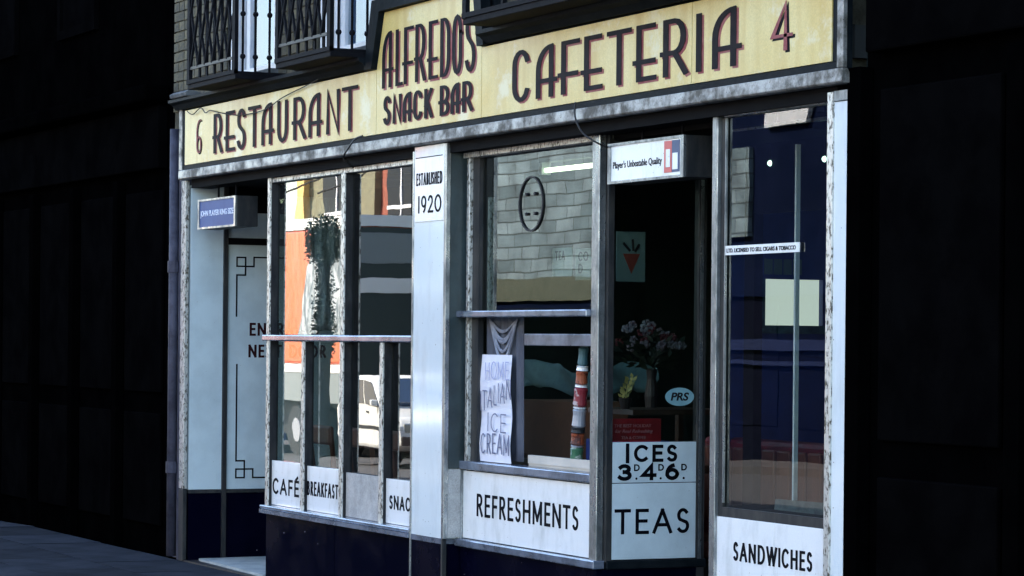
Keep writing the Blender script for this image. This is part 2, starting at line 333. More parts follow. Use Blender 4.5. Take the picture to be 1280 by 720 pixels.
def glyph(mb, ch, x0, x1, z0, z1, t, y, dy=.0016, dx=0, dz=0, KX=2.3, GL=GL):
    t_x = t*KX
    for si, st in enumerate(GL[ch]):
        ix0, ix1, iz0, iz1 = x0+t_x*.6, x1-t_x*.6, z0+t*.6, z1-t*.6
        P = [Vector(((ix0+(ix1-ix0)*p[0]+dx)/KX, iz0+(iz1-iz0)*p[1]+dz)) for p in st]
        Q = [P[0]]
        for p in P[1:]:
            if (p-Q[-1]).length > 1e-4: Q.append(p)
        k = len(Q); Lf, Rt = [], []
        for i in range(k):
            d0 = (Q[i]-Q[i-1]).normalized() if i else (Q[1]-Q[0]).normalized()
            d1 = (Q[i+1]-Q[i]).normalized() if i < k-1 else d0
            n0 = Vector((-d0.y, d0.x)); n1 = Vector((-d1.y, d1.x)); nn = (n0+n1)
            nn = nn.normalized() if nn.length > .2 else n0
            sc = min(1/max(.35, nn.dot(n0)), 2.2)
            ext = Vector((0, 0))
            if i == 0: ext = -d0*t*.9
            if i == k-1: ext = d1*t*.9
            Lf.append(Q[i]+ext+nn*t*sc); Rt.append(Q[i]+ext-nn*t*sc)
        yy = y-dy-si*.0003; b = len(mb.v)
        for a in Lf: mb.v += [(a.x*KX, yy, a.y), (a.x*KX, y, a.y)]
        for a in Rt: mb.v += [(a.x*KX, yy, a.y), (a.x*KX, y, a.y)]
        for i in range(k-1):
            l0, l1, r0, r1 = b+2*i, b+2*i+2, b+2*k+2*i, b+2*k+2*i+2
            mb.f += [(l0, l1, r1, r0), (l0+1, r0+1, r1+1, l1+1), (l0, l0+1, l1+1, l1), (r0, r1, r1+1, r0+1)]
        mb.f += [(b, b+2*k, b+2*k+1, b+1), (b+2*k-2, b+2*k-1, b+4*k-1, b+4*k-2)]

SANS = {
 'A': (.78, [[(0, 0), (.5, 1)], [(.5, 1), (1, 0)], [(.2, .33), (.8, .33)]]), 'B': (.62, [[(.1, 0), (.1, 1)], [(.1, 1), (.5, 1)]+arc(.5, .77, .34, .23, 90, -90)+[(.1, .54)], [(.1, .535), (.55, .53)]+arc(.55, .265, .40, .265, 90, -90)+[(.1, 0)]]),
 'C': (.74, [arc(.55, .5, .52, .5, 48, 312, 16)]), 'D': (.78, [[(.08, 0), (.08, 1)], [(.08, 1), (.4, 1)]+arc(.4, .5, .58, .5, 90, -90, 12)+[(.08, 0)]]),
 'E': (.56, [[(.1, 0), (.1, 1)], [(.1, 1), (.98, 1)], [(.1, .52), (.88, .52)], [(.1, 0), (1, 0)]]), 'F': (.53, [[(.1, 0), (.1, 1)], [(.1, 1), (1, 1)], [(.1, .52), (.9, .52)]]),
 'H': (.74, [[(.06, 0), (.06, 1)], [(.94, 0), (.94, 1)], [(.06, .52), (.94, .52)]]), 'I': (.14, [[(.5, 0), (.5, 1)]]), 'K': (.66, [[(.08, 0), (.08, 1)], [(.95, 1), (.1, .45)], [(.35, .61), (1, 0)]]),
 'L': (.50, [[(.1, 1), (.1, 0), (1, 0)]]), 'M': (.92, [[(.06, 0), (.06, 1)], [(.06, .99), (.5, .15)], [(.5, .15), (.94, .99)], [(.94, 1), (.94, 0)]]), 'N': (.80, [[(.06, 0), (.06, 1)], [(.06, 1), (.94, 0)], [(.94, 0), (.94, 1)]]),
 'O': (.86, [arc(.5, .5, .49, .5, 0, 360, 24)]), 'R': (.64, [[(.1, 0), (.1, 1)], [(.1, 1), (.5, 1)]+arc(.5, .75, .36, .25, 90, -90)+[(.1, .5)], [(.45, .5), (.98, 0)]]),
 'S': (.56, [arc(.5, .745, .38, .255, 35, 225, 10)+[(.66, .46)]+arc(.5, .255, .42, .255, 45, -145, 10)]), 'T': (.64, [[(.5, 0), (.5, 1)], [(0, 1), (1, 1)]]), 'U': (.72, [[(.06, 1), (.06, .38)]+arc(.5, .38, .44, .38, 180, 360)+[(.94, 1)]]),
 'W': (1.12, [[(0, 1), (.27, 0)], [(.27, 0), (.5, 1)], [(.5, 1), (.73, 0)], [(.73, 0), (1, 1)]]), 'X': (.7, [[(0, 0), (1, 1)], [(0, 1), (1, 0)]]),
 '1': (.16, [[(.5, 0), (.5, 1)]]), '9': (.66, [arc(.5, .68, .44, .32, 0, 360, 18), arc(.35, .66, .59, .66, 0, -72, 8)]), '2': (.64, [arc(.48, .70, .42, .30, 165, -35, 10)+[(.05, 0)], [(.05, 0), (1, 0)]]), '0': (.80, [arc(.5, .5, .49, .5, 0, 360, 24)]),
 '3': (.62, [arc(.42, .76, .42, .24, 150, -90, 10), arc(.42, .26, .50, .27, 90, -150, 10)]), '4': (.70, [[(.72, 0), (.72, 1), (.02, .26), (1, .26)]]), '6': (.68, [arc(.5, .33, .46, .33, 0, 360, 18), arc(.68, .33, .64, .68, 100, 180, 8)]),
}
SANS['É'] = (.56, SANS['E'][1]+[[(.35, 1.14), (.75, 1.30)]])
SG2 = {k: v[1] for k, v in SANS.items()}
def caps(s, parent, x0, z0, w, h, y, t, m='ink', plane='y', kx=1.35, gap=.2, jit=0.0, rise=0.0):
    tot = sum(.34 if c == ' ' else SANS[c][0] for c in s)+gap*(len(s)-1); k = w/tot; x = x0; mb = MB(); rn = random.Random(len(s)*7+ord(s[0]))
    for c in s:
        if c == ' ': x += (.34+gap)*k; continue
        ww = SANS[c][0]*k; dz = (x-x0)/w*rise+rn.uniform(-jit, jit); hz = h*(1+rn.uniform(-jit, jit)*4)
        if c in 'I1': glyph(mb, c, x+ww/2-t*kx, x+ww/2+t*kx, z0+dz, z0+dz+hz, t, 0, dy=.0007, KX=kx, GL=SG2)
        else: glyph(mb, c, x, x+ww, z0+dz, z0+dz+hz, t, 0, dy=.0007, KX=kx, GL=SG2)
        x += ww+gap*k
    mb.v = [(u, y+d, q) for (u, d, q) in mb.v] if plane == 'y' else [(y-d, u, q) for (u, d, q) in mb.v]
    return obj('lettering', mb, m, parent)

# ------------------------------------------------------------------ ground
def gz(x):                                       # the street runs gently downhill to the left
    return 0.0 if x > -4 else -0.0215*(-4-x)
def strip(name, y0, y1, dz, m, thick=.3):
    xs = [-140, -90, -60, -40, -30, -24, -18, -12, -8, -4, 0, 20, 60]
    mb = MB()
    mb.grid([[(x, y, gz(x)+dz) for x in xs] for y in (y0, y1)])
    o = obj(name, mb, m); o['kind'] = 'structure'
    s = o.modifiers.new('solid', 'SOLIDIFY'); s.thickness = thick; s.offset = -1
    for p in o.data.polygons:
        if p.normal.z < 0: p.flip()
    return o
pavement = strip('pavement', -3.1, -.005, -.012, 'mortar')
slab = MB().box(-.445, .445, -.297, .297, -.05, 0).mesh('paving_slab'); slab.materials.append(MT['pave'])
for r in range(5):
    for c in range(24):
        x = -11.3+c*.9+(.45 if r % 2 else 0); y = -.31-.6*r
        o = inst('paving_slab', slab, pavement, (x, y, gz(x)+random.uniform(-.002, .002)), (random.uniform(-.004, .004), random.uniform(-.004, .004) + (.0215 if x < -4 else 0)*-1, 0))
strip('kerb', -3.30, -3.1, 0, 'kerb')
strip('road', -14.6, -3.3, -.12, 'road')
strip('far_kerb', -14.8, -14.6, 0, 'road')
strip('far_pavement', -16.9, -14.8, -.005, 'road')
strip('ground', -400, -16.9, -.02, 'road'); strip('back_ground', .03, 400, -.05, 'road')

# ------------------------------------------------------------------ the cafe building
BLD = thing('cafe_building', 'old cafe with white and black glazed shopfront, brick upper floor and iron window guards', 'building', (0, 0, 0))
# upper storeys
F = .06                                            # front of the brickwork
UW = obj('upper_wall', MB().box(-.46, .60, F+.012, .5, 2.66, 4.35).box(1.62, 2.27, F+.012, .5, 2.66, 4.35).box(3.24, 8.36, F+.012, .5, 2.66, 4.35)
         .box(.60, 1.62, F+.012, .5, 2.66, 3.24).box(2.27, 3.24, F+.012, .5, 2.66, 3.24).box(-.46, 8.36, F+.012, .5, 4.35, 9.0), 'mortar', BLD)
bk = MB().box(-.106, .106, -.012, .03, -.030, .030).mesh('brick'); bk.materials.append(MT['brick'])
bh = MB().box(-.05, .05, -.012, .03, -.030, .030).mesh('brick'); bh.materials.append(MT['brick'])
nb = 0
for c in range(17):
    z = 2.96+c*.0705
    x = -.46
    k = 0
    while x < 3.5 and nb < 298:
        half = (c % 2 == 1)
        w = .10 if half and k % 1 == 0 and False else (.212 if not half else .10)
        if x+w > 3.5: break
        xm = x+w/2
        inwin = (z > 3.2 and (.56 < xm < 1.66 or 2.23 < xm < 3.28))
        if not inwin and (z > 3.12):
            inst('brick', bk if w > .15 else bh, UW, (xm, F+.012, z+random.uniform(-.002, .002)), (random.uniform(-.02, .02), 0, random.uniform(-.012, .012))); nb += 1
        x += w+.012; k += 1
obj('roof', MB().box(-.13, 8.53, .5, 9, 8.6, 9.0), 'soot', BLD)
obj('rear_wall', MB().box(-.13, 8.53, 5.0, 5.2, 0, 8.6).box(-.13, -.09, .5, 5, 0, 8.6), 'room', BLD)
obj('party_wall', MB().box(8.40, 8.53, .16, 5, 0, 8.6), 'room', BLD)
obj('ceiling', MB().box(-.09, 8.40, .10, 5, 2.76, 2.9), 'ceil', BLD)
obj('floor', MB().box(-.09, 8.40, .0, 5, -.06, .006), 'floor', BLD)
# sash windows upstairs
for x0, x1 in ((.64, 1.575), (2.31, 3.20)):
    fr = MB()
    fr.box(x0, x0+.16, .075, .16, 3.28, 4.3).box(x1-.075, x1, .075, .16, 3.28, 4.3).box(x0+.16, x1-.075, .075, .16, 3.28, 3.325)
    fr.box(x0+.17, x0+.225, .10, .15, 3.325, 4.3).box(x0+.265, x0+.33, .105, .15, 3.325, 4.3)
    so = obj('sash_window', fr, 'wframe', BLD, bevel=.004)
    obj('pane', MB().box(x0+.33, x1-.075, .128, .132, 3.325, 4.3), 'glass2', so)
    P = [[(x0+.16+(x1-.07-x0-.16)*i/14, .20+.02*math.sin(i*1.9), z) for i in range(15)] for z in (3.3, 4.32)]
    obj('net_curtain', MB().grid(P), 'net', so, solid=.004)
    obj('window_sill', MB().box(x0-.06, x1+.05, .0, .14, 3.245, 3.279), 'corbel', so, bevel=.006)
# cornice over the sign and corbels
CN = MB().prism([(-.02, 3.185), (-.115, 3.185), (-.115, 3.165), (-.085, 3.15), (-.06, 3.118), (-.02, 3.118)], -.06, 3.40, 'x')
CN.prism([(-.02, 3.185), (-.115, 3.185), (-.115, 3.165), (-.085, 3.15), (-.06, 3.118), (-.02, 3.118)], 5.02, 8.53, 'x')
CN.box(-.06, 3.40, -.0, .07, 3.10, 3.19).box(3.40, 5.02, -.0, .07, 3.10, 3.56).box(5.02, 8.40, -.0, .07, 3.10, 3.19)
obj('cornice', CN, 'trim', BLD)
for x in (.02, 2.36):
    mb = MB().prism([(.07, 3.195), (-.10, 3.235), (-.135, 3.215), (-.125, 3.19), (.07, 3.186)], x, x+.34, 'x')
    obj('corbel', mb, 'corbel', BLD, bevel=.015)
# lintel band under the fascia
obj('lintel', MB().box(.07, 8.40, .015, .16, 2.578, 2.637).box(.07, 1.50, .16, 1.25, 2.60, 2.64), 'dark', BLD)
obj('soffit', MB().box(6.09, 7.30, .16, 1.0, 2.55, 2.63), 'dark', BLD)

# pilasters
def pilaster(x0, x1, zt, zb, strips, mcol='white'):
    p = obj('pilaster', MB().box(x0, x1, 0, .14, zb, zt), mcol, BLD)
    for (a, b, za, zc, mm, yy) in strips:
        obj('edge_strip', MB().box(a, b, yy, .02, za, zc), mm, p, bevel=.002)
    return p
obj('end_pier', MB().box(-.46, -.135, .055, .4, 0, 2.94), 'purple', BLD, label='dull mauve pier at the left end')
# left: narrow post with stained strip
p1 = obj('pilaster', MB().box(-.13, -.075, .0, .20, 0, 2.63), 'purple', BLD, label='narrow mauve end post')
obj('edge_strip', MB().box(-.072, .022, -.008, .02, .50, 2.632), 'worn', p1, bevel=.003)
obj('edge_strip', MB().box(-.072, .022, -.008, .02, .0, .496), 'darkmetal', p1, bevel=.003)
p2 = pilaster(3.972, 4.392, 2.632, .452, [(3.955, 3.972, .10, 2.61, 'alu', -.006), (4.392, 4.424, .452, 2.632, 'alu', -.006), (4.392, 4.412, .0, .450, 'darkmetal', -.006)])
obj('base_panel', MB().box(3.976, 4.388, .0, .14, .0, .42), 'black', p2)
obj('base_rail', MB().box(3.960, 4.392, -.004, .10, .422, .450), 'blue_sill', p2)
obj('return_panel', MB().box(4.360, 4.420, .022, .16, .84, 2.60), 'returngreen', p2)
obj('return_panel', MB().box(4.360, 4.420, .022, .16, .46, .836), 'panelgrey', p2, label='dirty grey lower return')
p3 = pilaster(8.405, 8.545, 2.566, .10, [(8.362, 8.405, .0, 2.61, 'worn', -.010), (8.545, 8.562, .0, 2.61, 'darkmetal', -.006)])
obj('capital', MB().box(8.407, 8.55, -.006, .1, 2.570, 2.612), 'alu', p3)

# stall risers
sr = obj('stall_riser', MB().box(1.56, 2.74, .03, .12, .0, .452).box(2.746, 3.953, .03, .12, .0, .452), 'black', BLD)
obj('joint_strip', MB().box(3.945, 3.968, .012, .03, .0, .45), 'darkmetal', sr)
sm = obj('stall_riser', MB().box(4.42, 6.06, .10, .20, .0, .41).box(6.061, 6.085, .12, .66, .0, .41), 'black', BLD)
obj('stall_riser', MB().box(7.33, 8.36, .05, .14, .0, .30), 'black', BLD)

# ---- left window
G1 = .088
fr = MB().box(1.524, 1.572, .033, .044, .47, 2.585).box(1.524, 3.953, .046, .105, 2.547, 2.577)
WL = obj('shop_window', fr, 'worn', BLD, bevel=.002)
obj('mullion_side', MB().box(1.524, 1.572, .0445, .100, .47, 2.545), 'frameshade', WL)
obj('mullion_side', MB().box(3.905, 3.953, .06, .10, .47, 2.545), 'frameshade', WL)
for x0, x1, z0, z1 in ((2.784, 2.838, 1.572, 2.545), (2.147, 2.196, .47, 1.528), (2.784, 2.836, .47, 1.528), (3.405, 3.455, .47, 1.528)):
    a = obj('mullion', MB().box(x0, x1, .033, .044, z0, z1), 'worn', WL, bevel=.002)
    obj('mullion_side', MB().box(x0, x1, .0445, .100, z0, z1), 'frameshade', a)
tr = obj('transom', MB().box(1.46, 3.953, .025, .100, 1.530, 1.570), 'blue_sill', WL, bevel=.008)
for x0, x1, z0, z1 in ((1.573, 2.783, 1.572, 2.543), (2.839, 3.90, 1.572, 2.543)):
    obj('pane', MB().box(x0, x1, G1, G1+.005, z0, z1), 'glass_left', WL)
for x0, x1, zb in ((1.573, 2.146, .75), (2.197, 2.783, .75), (2.837, 3.404, .735), (3.456, 3.90, .73)):
    obj('pane', MB().box(x0, x1, G1, G1+.005, zb, 1.527), 'glass_left', WL)
sl = obj('sill', MB().box(1.545, 3.953, -.012, .10, .455, .478), 'blue_sill', WL, bevel=.006)
obj('sill_lip', MB().box(1.548, 2.735, -.016, .028, .428, .453).box(2.739, 3.33, -.016, .028, .428, .453).box(3.334, 3.953, -.016, .028, .428, .453), 'blue_sill', WL)
obj('blank_panel', MB().box(2.765, 3.404, .062, .074, .480, .744), 'panelgrey', WL)
obj('return_pane', MB().box(1.516, 1.520, .11, 1.2, .5, 2.54), 'glass', WL)
obj('return_frame', MB().box(1.505, 1.535, .105, 1.22, .44, .49).box(1.50, 1.54, 1.18, 1.24, 0, 2.6).box(1.505, 1.535, .13, 1.2, .0, .435), 'dark', WL)

# ---- left entrance recess: glazed wall and blocked door
rp = obj('recess_wall', MB().box(-.02, .029, .03, .268, .494, 2.60).box(-.02, .027, .302, 1.24, 2.245, 2.42), 'shadedpanel', BLD)
obj('plinth', MB().box(-.02, .027, .03, .268, .0, .466).box(-.02, .027, .302, 1.24, .0, .466), 'black', rp)
obj('plinth_rail', MB().box(-.02, .033, .03, .268, .468, .492).box(-.02, .033, .304, 1.24, .468, .492), 'darkmetal', rp)
obj('recess_post', MB().box(-.02, .045, .27, .300, .0, 2.60), 'darkmetal', rp)
obj('dark_head', MB().box(-.02, .022, .302, 1.24, 2.42, 2.60), 'dark', rp)
door = obj('side_door', MB().box(-.02, .029, .302, 1.22, .494, 2.196), 'shadedpanel', BLD, label='pale blocked door lettered for the entrance next door')
obj('door_rail', MB().box(-.02, .040, .302, 1.24, 2.198, 2.243), 'dark', door)
caps('ENTRANCE', door, .467, 1.566, .54, .085, .0295, .0078, 'doorink', plane='x', kx=1.1)
caps('NEXT DOOR', door, .460, 1.414, .58, .085, .0295, .0078, 'doorink', plane='x', kx=1.1)
def deco(pts):
    mb = MB()
    for (a, b), (c, d) in zip(pts[:-1], pts[1:]):
        h = .0055
        mb.box(.0288, .0305+random.uniform(0, .0004), min(a, c)-h, max(a, c)+h, min(b, d)-h, max(b, d)+h)
    obj('deco_line', mb, 'ink', door)
s_ = .062
deco([(.369, 1.70), (.369, 1.986), (.433, 1.986), (.433, 2.109), (.369, 2.109), (.369, 2.047), (.495, 2.047), (.495, 2.111), (1.03, 2.111), (1.03, 2.047), (1.155, 2.047), (1.155, 2.109), (1.09, 2.109), (1.09, 1.986), (1.155, 1.986), (1.155, 1.70)])
deco([(.375, 1.36), (.375, .69), (.437, .69), (.437, .572), (.375, .572), (.375, .632), (.50, .632), (.50, .572), (1.03, .572), (1.03, .632), (1.155, .632), (1.155, .572), (1.09, .572), (1.09, .69), (1.155, .69), (1.155, 1.36)])
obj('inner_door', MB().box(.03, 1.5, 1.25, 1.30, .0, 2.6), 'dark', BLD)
obj('door_step', MB().prism([(.10, .085), (1.5, .03), (1.5, .60), (.06, .60)], .004, .022, 'z'), 'step', BLD)

# ---- middle window
G2 = .150
fr = MB().box(4.368, 4.404, .085, .15, .42, 2.58).box(4.452, 4.484, .105, .15, .84, 2.575).box(4.436, 6.0, .088, .15, 2.548, 2.578)
WM = obj('shop_window', fr, 'worn', BLD, bevel=.003)
obj('inner_frame', MB().box(4.486, 4.568, .128, .16, .84, 2.546).box(4.404, 4.452, .12, .16, .42, 2.546), 'darkmetal', WM)
obj('sash_bar', MB().box(4.600, 4.630, .165, .19, 1.71, 2.33), 'worn', WM)
obj('corner_post', MB().box(5.992, 6.070, .090, .130, .418, 2.582), 'alu', WM, bevel=.004)
obj('corner_post', MB().box(6.06, 6.098, .132, .148, .418, 2.582), 'darkmetal', WM)
obj('transom', MB().box(4.345, 5.99, .062, .16, 1.672, 1.708), 'blue_sill', WM, bevel=.006)
obj('pane', MB().box(4.57, 5.99, G2, G2+.005, 1.71, 2.546), 'glass', WM)
obj('sill', MB().box(4.405, 5.992, .088, .20, .838, .884), 'blue_sill', WM, bevel=.006)
obj('lower_sill', MB().box(4.40, 6.08, .070, .14, .412, .455), 'blue_sill', WM, bevel=.006)
obj('lower_frame', MB().box(4.404, 4.424, .098, .14, .455, .838).box(5.985, 5.992, .108, .14, .455, .838), 'alu', WM)
obj('sliding_rail', MB().box(5.09, 5.985, .155, .19, 1.522, 1.585), 'blue_sill', WM, bevel=.004)
obj('inner_sill', MB().box(5.06, 5.985, .205, .42, .880, .896).box(5.06, 5.985, .20, .225, .896, .940), 'paler', WM)

# ---- lobby return facing the camera, with its window
RX = 6.087
WR = obj('lobby_window', MB().box(6.06, 6.094, .148, .166, .44, 2.56).box(6.05, 6.10, .648, .690, .0, 2.55).box(6.06, 6.09, .166, .648, 2.37, 2.40), 'darkmetal', BLD)
obj('post_strip', MB().box(6.10, 6.106, .655, .672, .42, 2.37), 'alu', WR)
obj('pane', MB().box(6.076, 6.081, .166, .648, 1.052, 2.37), 'glass', WR)
obj('lower_sill', MB().box(6.05, 6.112, .132, .70, .412, .453), 'trim', WR, bevel=.005)
obj('stall_panel', MB().box(6.088, 6.096, .15, .69, .0, .41), 'black', WR)
obj('lobby_door', MB().box(6.12, 6.22, .90, .95, .0, 2.55).box(7.20, 7.30, .90, .95, .0, 2.55).box(6.22, 7.20, .90, .95, .0, .5).box(6.22, 7.20, .90, .95, 2.2, 2.55), 'dark', BLD)
obj('lobby_floor', MB().box(6.12, 7.31, .0, .89, .006, .03), 'step', BLD)

# ---- right window
G3 = .060
fr = MB().box(7.304, 7.352, .035, .09, .30, 2.60).box(7.40, 8.345, .038, .08, 2.572, 2.600)
W3 = obj('shop_window', fr, 'alu', BLD, bevel=.003)
obj('inner_frame', MB().box(7.354, 7.392, .055, .09, .755, 2.57).box(8.300, 8.358, .045, .09, .30, 2.57).box(7.395, 8.298, .052, .075, .757, .80), 'darkmetal', W3)
obj('edge_bead', MB().box(7.396, 7.404, .050, .06, .82, 2.57), 'alu', W3)
obj('pane', MB().box(7.396, 8.30, G3+.006, G3+.011, .80, 2.57), 'glass', W3)
obj('return_post', MB().box(7.328, 7.341, .462, .484, .82, 2.47), 'wframe', W3)
obj('return_post', MB().box(7.30, 7.314, .10, .5, .30, .80), 'dark', W3)
obj('window_bed', MB().box(7.40, 8.36, .10, .62, .70, .785), 'dark', W3)

# ------------------------------------------------------------------ fascia sign
SG = thing('fascia_sign', 'long weathered cream fascia sign lettered RESTAURANT ALFREDOS SNACK BAR CAFETERIA', 'shop sign', (4.2, 0, 2.7))
obj('backing_board', MB().box(-.02, 8.52, -.018, .012, 2.64, 3.115).prism([(3.42, 3.116), (5.0, 3.116), (4.95, 3.46), (3.52, 3.46)], -.018, -.003), 'trim', SG)
for pts in ([(.088, 2.734), (3.494, 2.734), (3.494, 3.108), (.088, 3.108)],
            [(3.499, 2.734), (4.943, 2.734), (4.943, 3.108), (4.882, 3.430), (3.605, 3.430), (3.499, 3.108)],
            [(4.948, 2.734), (7.236, 2.734), (7.236, 3.108), (4.948, 3.108)],
            [(7.241, 2.734), (8.440, 2.734), (8.440, 3.108), (7.241, 3.108)]):
    obj('sign_panel', MB().prism(pts, -.040, -.018), 'cream', SG)
obj('border_strip', MB().box(.034, 8.492, -.036, -.018, 2.702, 2.731).box(.034, .084, -.036, -.018, 2.733, 3.16).box(8.444, 8.484, -.036, -.018, 2.733, 3.16), 'trim', SG)
obj('border_strip', MB().prism([(3.385, 3.112), (3.492, 3.112), (3.600, 3.432), (3.505, 3.505), (3.49, 3.50)], -.075, -.018).prism([(3.49, 3.506), (3.600, 3.434), (4.886, 3.434), (4.97, 3.506)], -.077, -.018)
    .prism([(4.890, 3.432), (4.950, 3.112), (5.03, 3.112), (4.975, 3.502)], -.075, -.018), 'trim', SG)
obj('steel_moulding', MB().prism([(-.046, 2.700), (-.018, 2.700), (.012, 2.637), (-.040, 2.637), (-.048, 2.645)], -.030, 8.535, 'x').box(8.487, 8.535, -.044, -.022, 2.702, 3.17).box(-.030, .030, -.044, .01, 2.702, 3.17), 'steel', SG, bevel=.003)
def word(L, z0, z1, t, shx=.017, shz=-.010):
    for ch, a, b in L:
        mb = MB(); glyph(mb, ch, a, b-shx*.6, z0, z1, t, -.0424)
        lo = obj('letter', mb, 'navy', SG)
        mb = MB(); glyph(mb, ch, a, b-shx*.6, z0, z1, t, -.0398, dy=.0010, dx=shx, dz=shz)
        obj('letter_shade', mb, 'maroon', lo)
word([('R', .671, .87), ('E', .90, 1.108), ('S', 1.142, 1.32), ('T', 1.36, 1.586), ('A', 1.60, 1.828), ('U', 1.879, 2.085), ('R', 2.149, 2.39), ('A', 2.424, 2.659), ('N', 2.719, 2.947), ('T', 2.979, 3.226)], 2.784, 3.040, .0108)
word([('A', 3.585, 3.757), ('L', 3.782, 3.891), ('F', 3.885, 4.043), ('R', 4.052, 4.219), ('E', 4.233, 4.38), ('D', 4.405, 4.547), ('O', 4.568, 4.705), ('S', 4.735, 4.883)], 2.994, 3.310, .0092, .02, -.012)
word([('S', 3.610, 3.723), ('N', 3.747, 3.880), ('A', 3.892, 4.033), ('C', 4.043, 4.170), ('K', 4.190, 4.318), ('B', 4.396, 4.540), ('A', 4.553, 4.686), ('R', 4.695, 4.848)], 2.782, 2.940, .0092, .014, -.007)
word([('C', 5.332, 5.545), ('A', 5.609, 5.857), ('F', 5.87, 6.108), ('E', 6.125, 6.356), ('T', 6.404, 6.654), ('E', 6.672, 6.905), ('R', 6.945, 7.214), ('I', 7.27, 7.355), ('A', 7.427, 7.697)], 2.786, 3.046, .0113)
for ch, a, b, z0, z1 in (('6', .325, .446, 2.80, 3.015), ('4', 7.942, 8.125, 2.815, 3.020)):
    mb = MB(); glyph(mb, ch, a, b, z0, z1, .0046 if ch == '6' else .0072, -.0424); lo = obj('letter', mb, 'maroon', SG)
    mb = MB(); glyph(mb, ch, a, b, z0, z1, .0046 if ch == '6' else .0080, -.0398, dy=.001, dx=.016, dz=-.009); obj('letter_shade', mb, 'navy', lo)

# ------------------------------------------------------------------ lettered panels
def panel(label, x0, x1, z0, z1, y, words, plane='y', m='sign_white', group='lettered white panels of the shopfront', gap=0, thick=.012):
    t = thing('panel_sign', label, 'sign', ((x0+x1)/2, y, z0) if plane == 'y' else (y, (x0+x1)/2, z0), group)
    if plane == 'y':
        if gap: obj('sign_panel', MB().box(x0, gap-.0015, y, y+thick, z0, z1), m, t, bevel=.0015); obj('sign_panel', MB().box(gap+.0015, x1, y, y+thick, z0, z1), m, t, bevel=.0015)
        else: obj('sign_panel', MB().box(x0, x1, y, y+thick, z0, z1), m, t, bevel=.0015)
    else: obj('sign_panel', MB().box(y-thick, y, x0, x1, z0, z1), m, t, bevel=.0015)
    yl = y-.0006 if plane == 'y' else y+.0006
    for (s, a, b, c, d, pen, *kx) in words:
        if s in 'D.': text(s, t, a, c, b-a, d-c, yl, bold=pen, plane=plane)
        else: caps(s, t, a, c, b-a, d-c, yl, pen, plane=plane, kx=kx[0] if kx else 1.35)
    return t
PY = .062
panel('white panel lettered CAFÉ in large black capitals under the left window', 1.50, 2.146, .480, .764, PY, [('CAFÉ', 1.592, 2.055, .553, .650, .0085)])
panel('white panel lettered BREAKFASTS under the left window', 2.15, 2.783, .480, .756, PY, [('BREAKFASTS', 2.198, 2.765, .576, .660, .0068)])
panel('white panel lettered SNACKS, end cut off by the tall white pilaster', 3.41, 3.953, .480, .739, PY, [('SNACKS', 3.507, 3.950, .566, .642, .0066)])
panel('white panel lettered REFRESHMENTS under the serving window', 4.426, 5.983, .459, .830, .112, [('REFRESHMENTS', 4.605, 5.835, .590, .708, .0085)])
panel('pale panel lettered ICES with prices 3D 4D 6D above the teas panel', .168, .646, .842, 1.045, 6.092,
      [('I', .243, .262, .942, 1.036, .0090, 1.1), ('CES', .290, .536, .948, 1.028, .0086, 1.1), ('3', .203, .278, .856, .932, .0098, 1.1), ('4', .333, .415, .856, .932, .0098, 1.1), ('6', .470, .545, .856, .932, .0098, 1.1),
       ('D', .290, .322, .900, .934, .03), ('D', .428, .460, .900, .934, .03), ('D', .560, .592, .900, .934, .03), ('.', .298, .310, .856, .868, .02), ('.', .436, .448, .856, .868, .02), ('.', .568, .580, .856, .868, .02)], plane='x', m='shadedpanel')
panel('pale panel lettered TEAS at the bottom of the shop entrance', .168, .646, .458, .838, 6.092, [('TEAS', .185, .610, .587, .707, .0085, 1.1)], plane='x', m='shadedpanel')
panel('white panel lettered SANDWICHES beside the right hand pilaster', 7.352, 8.292, .305, .756, .050, [('SANDWICHES', 7.505, 8.180, .567, .648, .0066)], gap=7.857)
panel('small white plaque lettered ESTABLISHED 1920 at the top of the pilaster', 3.985, 4.388, 2.208, 2.572, -.006,
      [('ESTABLISHED', 4.012, 4.368, 2.414, 2.480, .0050), ('1920', 4.040, 4.356, 2.258, 2.352, .0066)], thick=.006)
obj('plaque_line', MB().box(4.00, 4.37, -.008, -.004, 2.566, 2.571), 'ink', bpy.data.objects['panel_sign.007'])
st = thing('strip_sign', 'narrow pale strip sign of tiny capitals stuck across the right window glass', 'sign', (7.72, .05, 1.945))
obj('strip', MB().box(7.405, 8.045, .050, .056, 1.945, 1.987), 'sign_white', st)
text('LTD. LICENSED TO SELL CIGARS & TOBACCO', st, 7.42, 1.956, .60, .019, .0495, bold=.02)

# ------------------------------------------------------------------ light boxes
def lightbox(label, x0, x1, y0, y1, z0, z1, facemat):
    t = thing('light_box', label, 'illuminated sign', ((x0+x1)/2, (y0+y1)/2, z0), 'cigarette light boxes hung in the doorways')
    obj('case', MB().box(x0, x1, y0+.012, y1, z0, z1), 'darkmetal', t, bevel=.004)
    e = .013
    obj('face_frame', MB().box(x0, x1, y0, y0+.012, z1-e, z1).box(x0, x1, y0, y0+.012, z0, z0+e).box(x0, x0+.03, y0, y0+.012, z0+e, z1-e).box(x1-.03, x1, y0, y0+.012, z0+e, z1-e), 'alu', t)
    obj('face', MB().box(x0+.03, x1-.03, y0+.006, y0+.013, z0+e, z1-e), facemat, t)
    return t
t = lightbox('small blue light box lettered JOHN PLAYER KING SIZE in the left doorway', .25, 1.005, .0, .16, 2.286, 2.488, 'lightblue')
text('JOHN PLAYER KING SIZE', t, .295, 2.360, .66, .050, .0055, m='bluewhite', bold=.014)
obj('hanger', MB().tube([(.45, .08, 2.488), (.45, .08, 2.61)], .008).tube([(.8, .08, 2.488), (.8, .08, 2.61)], .008), 'iron', t)
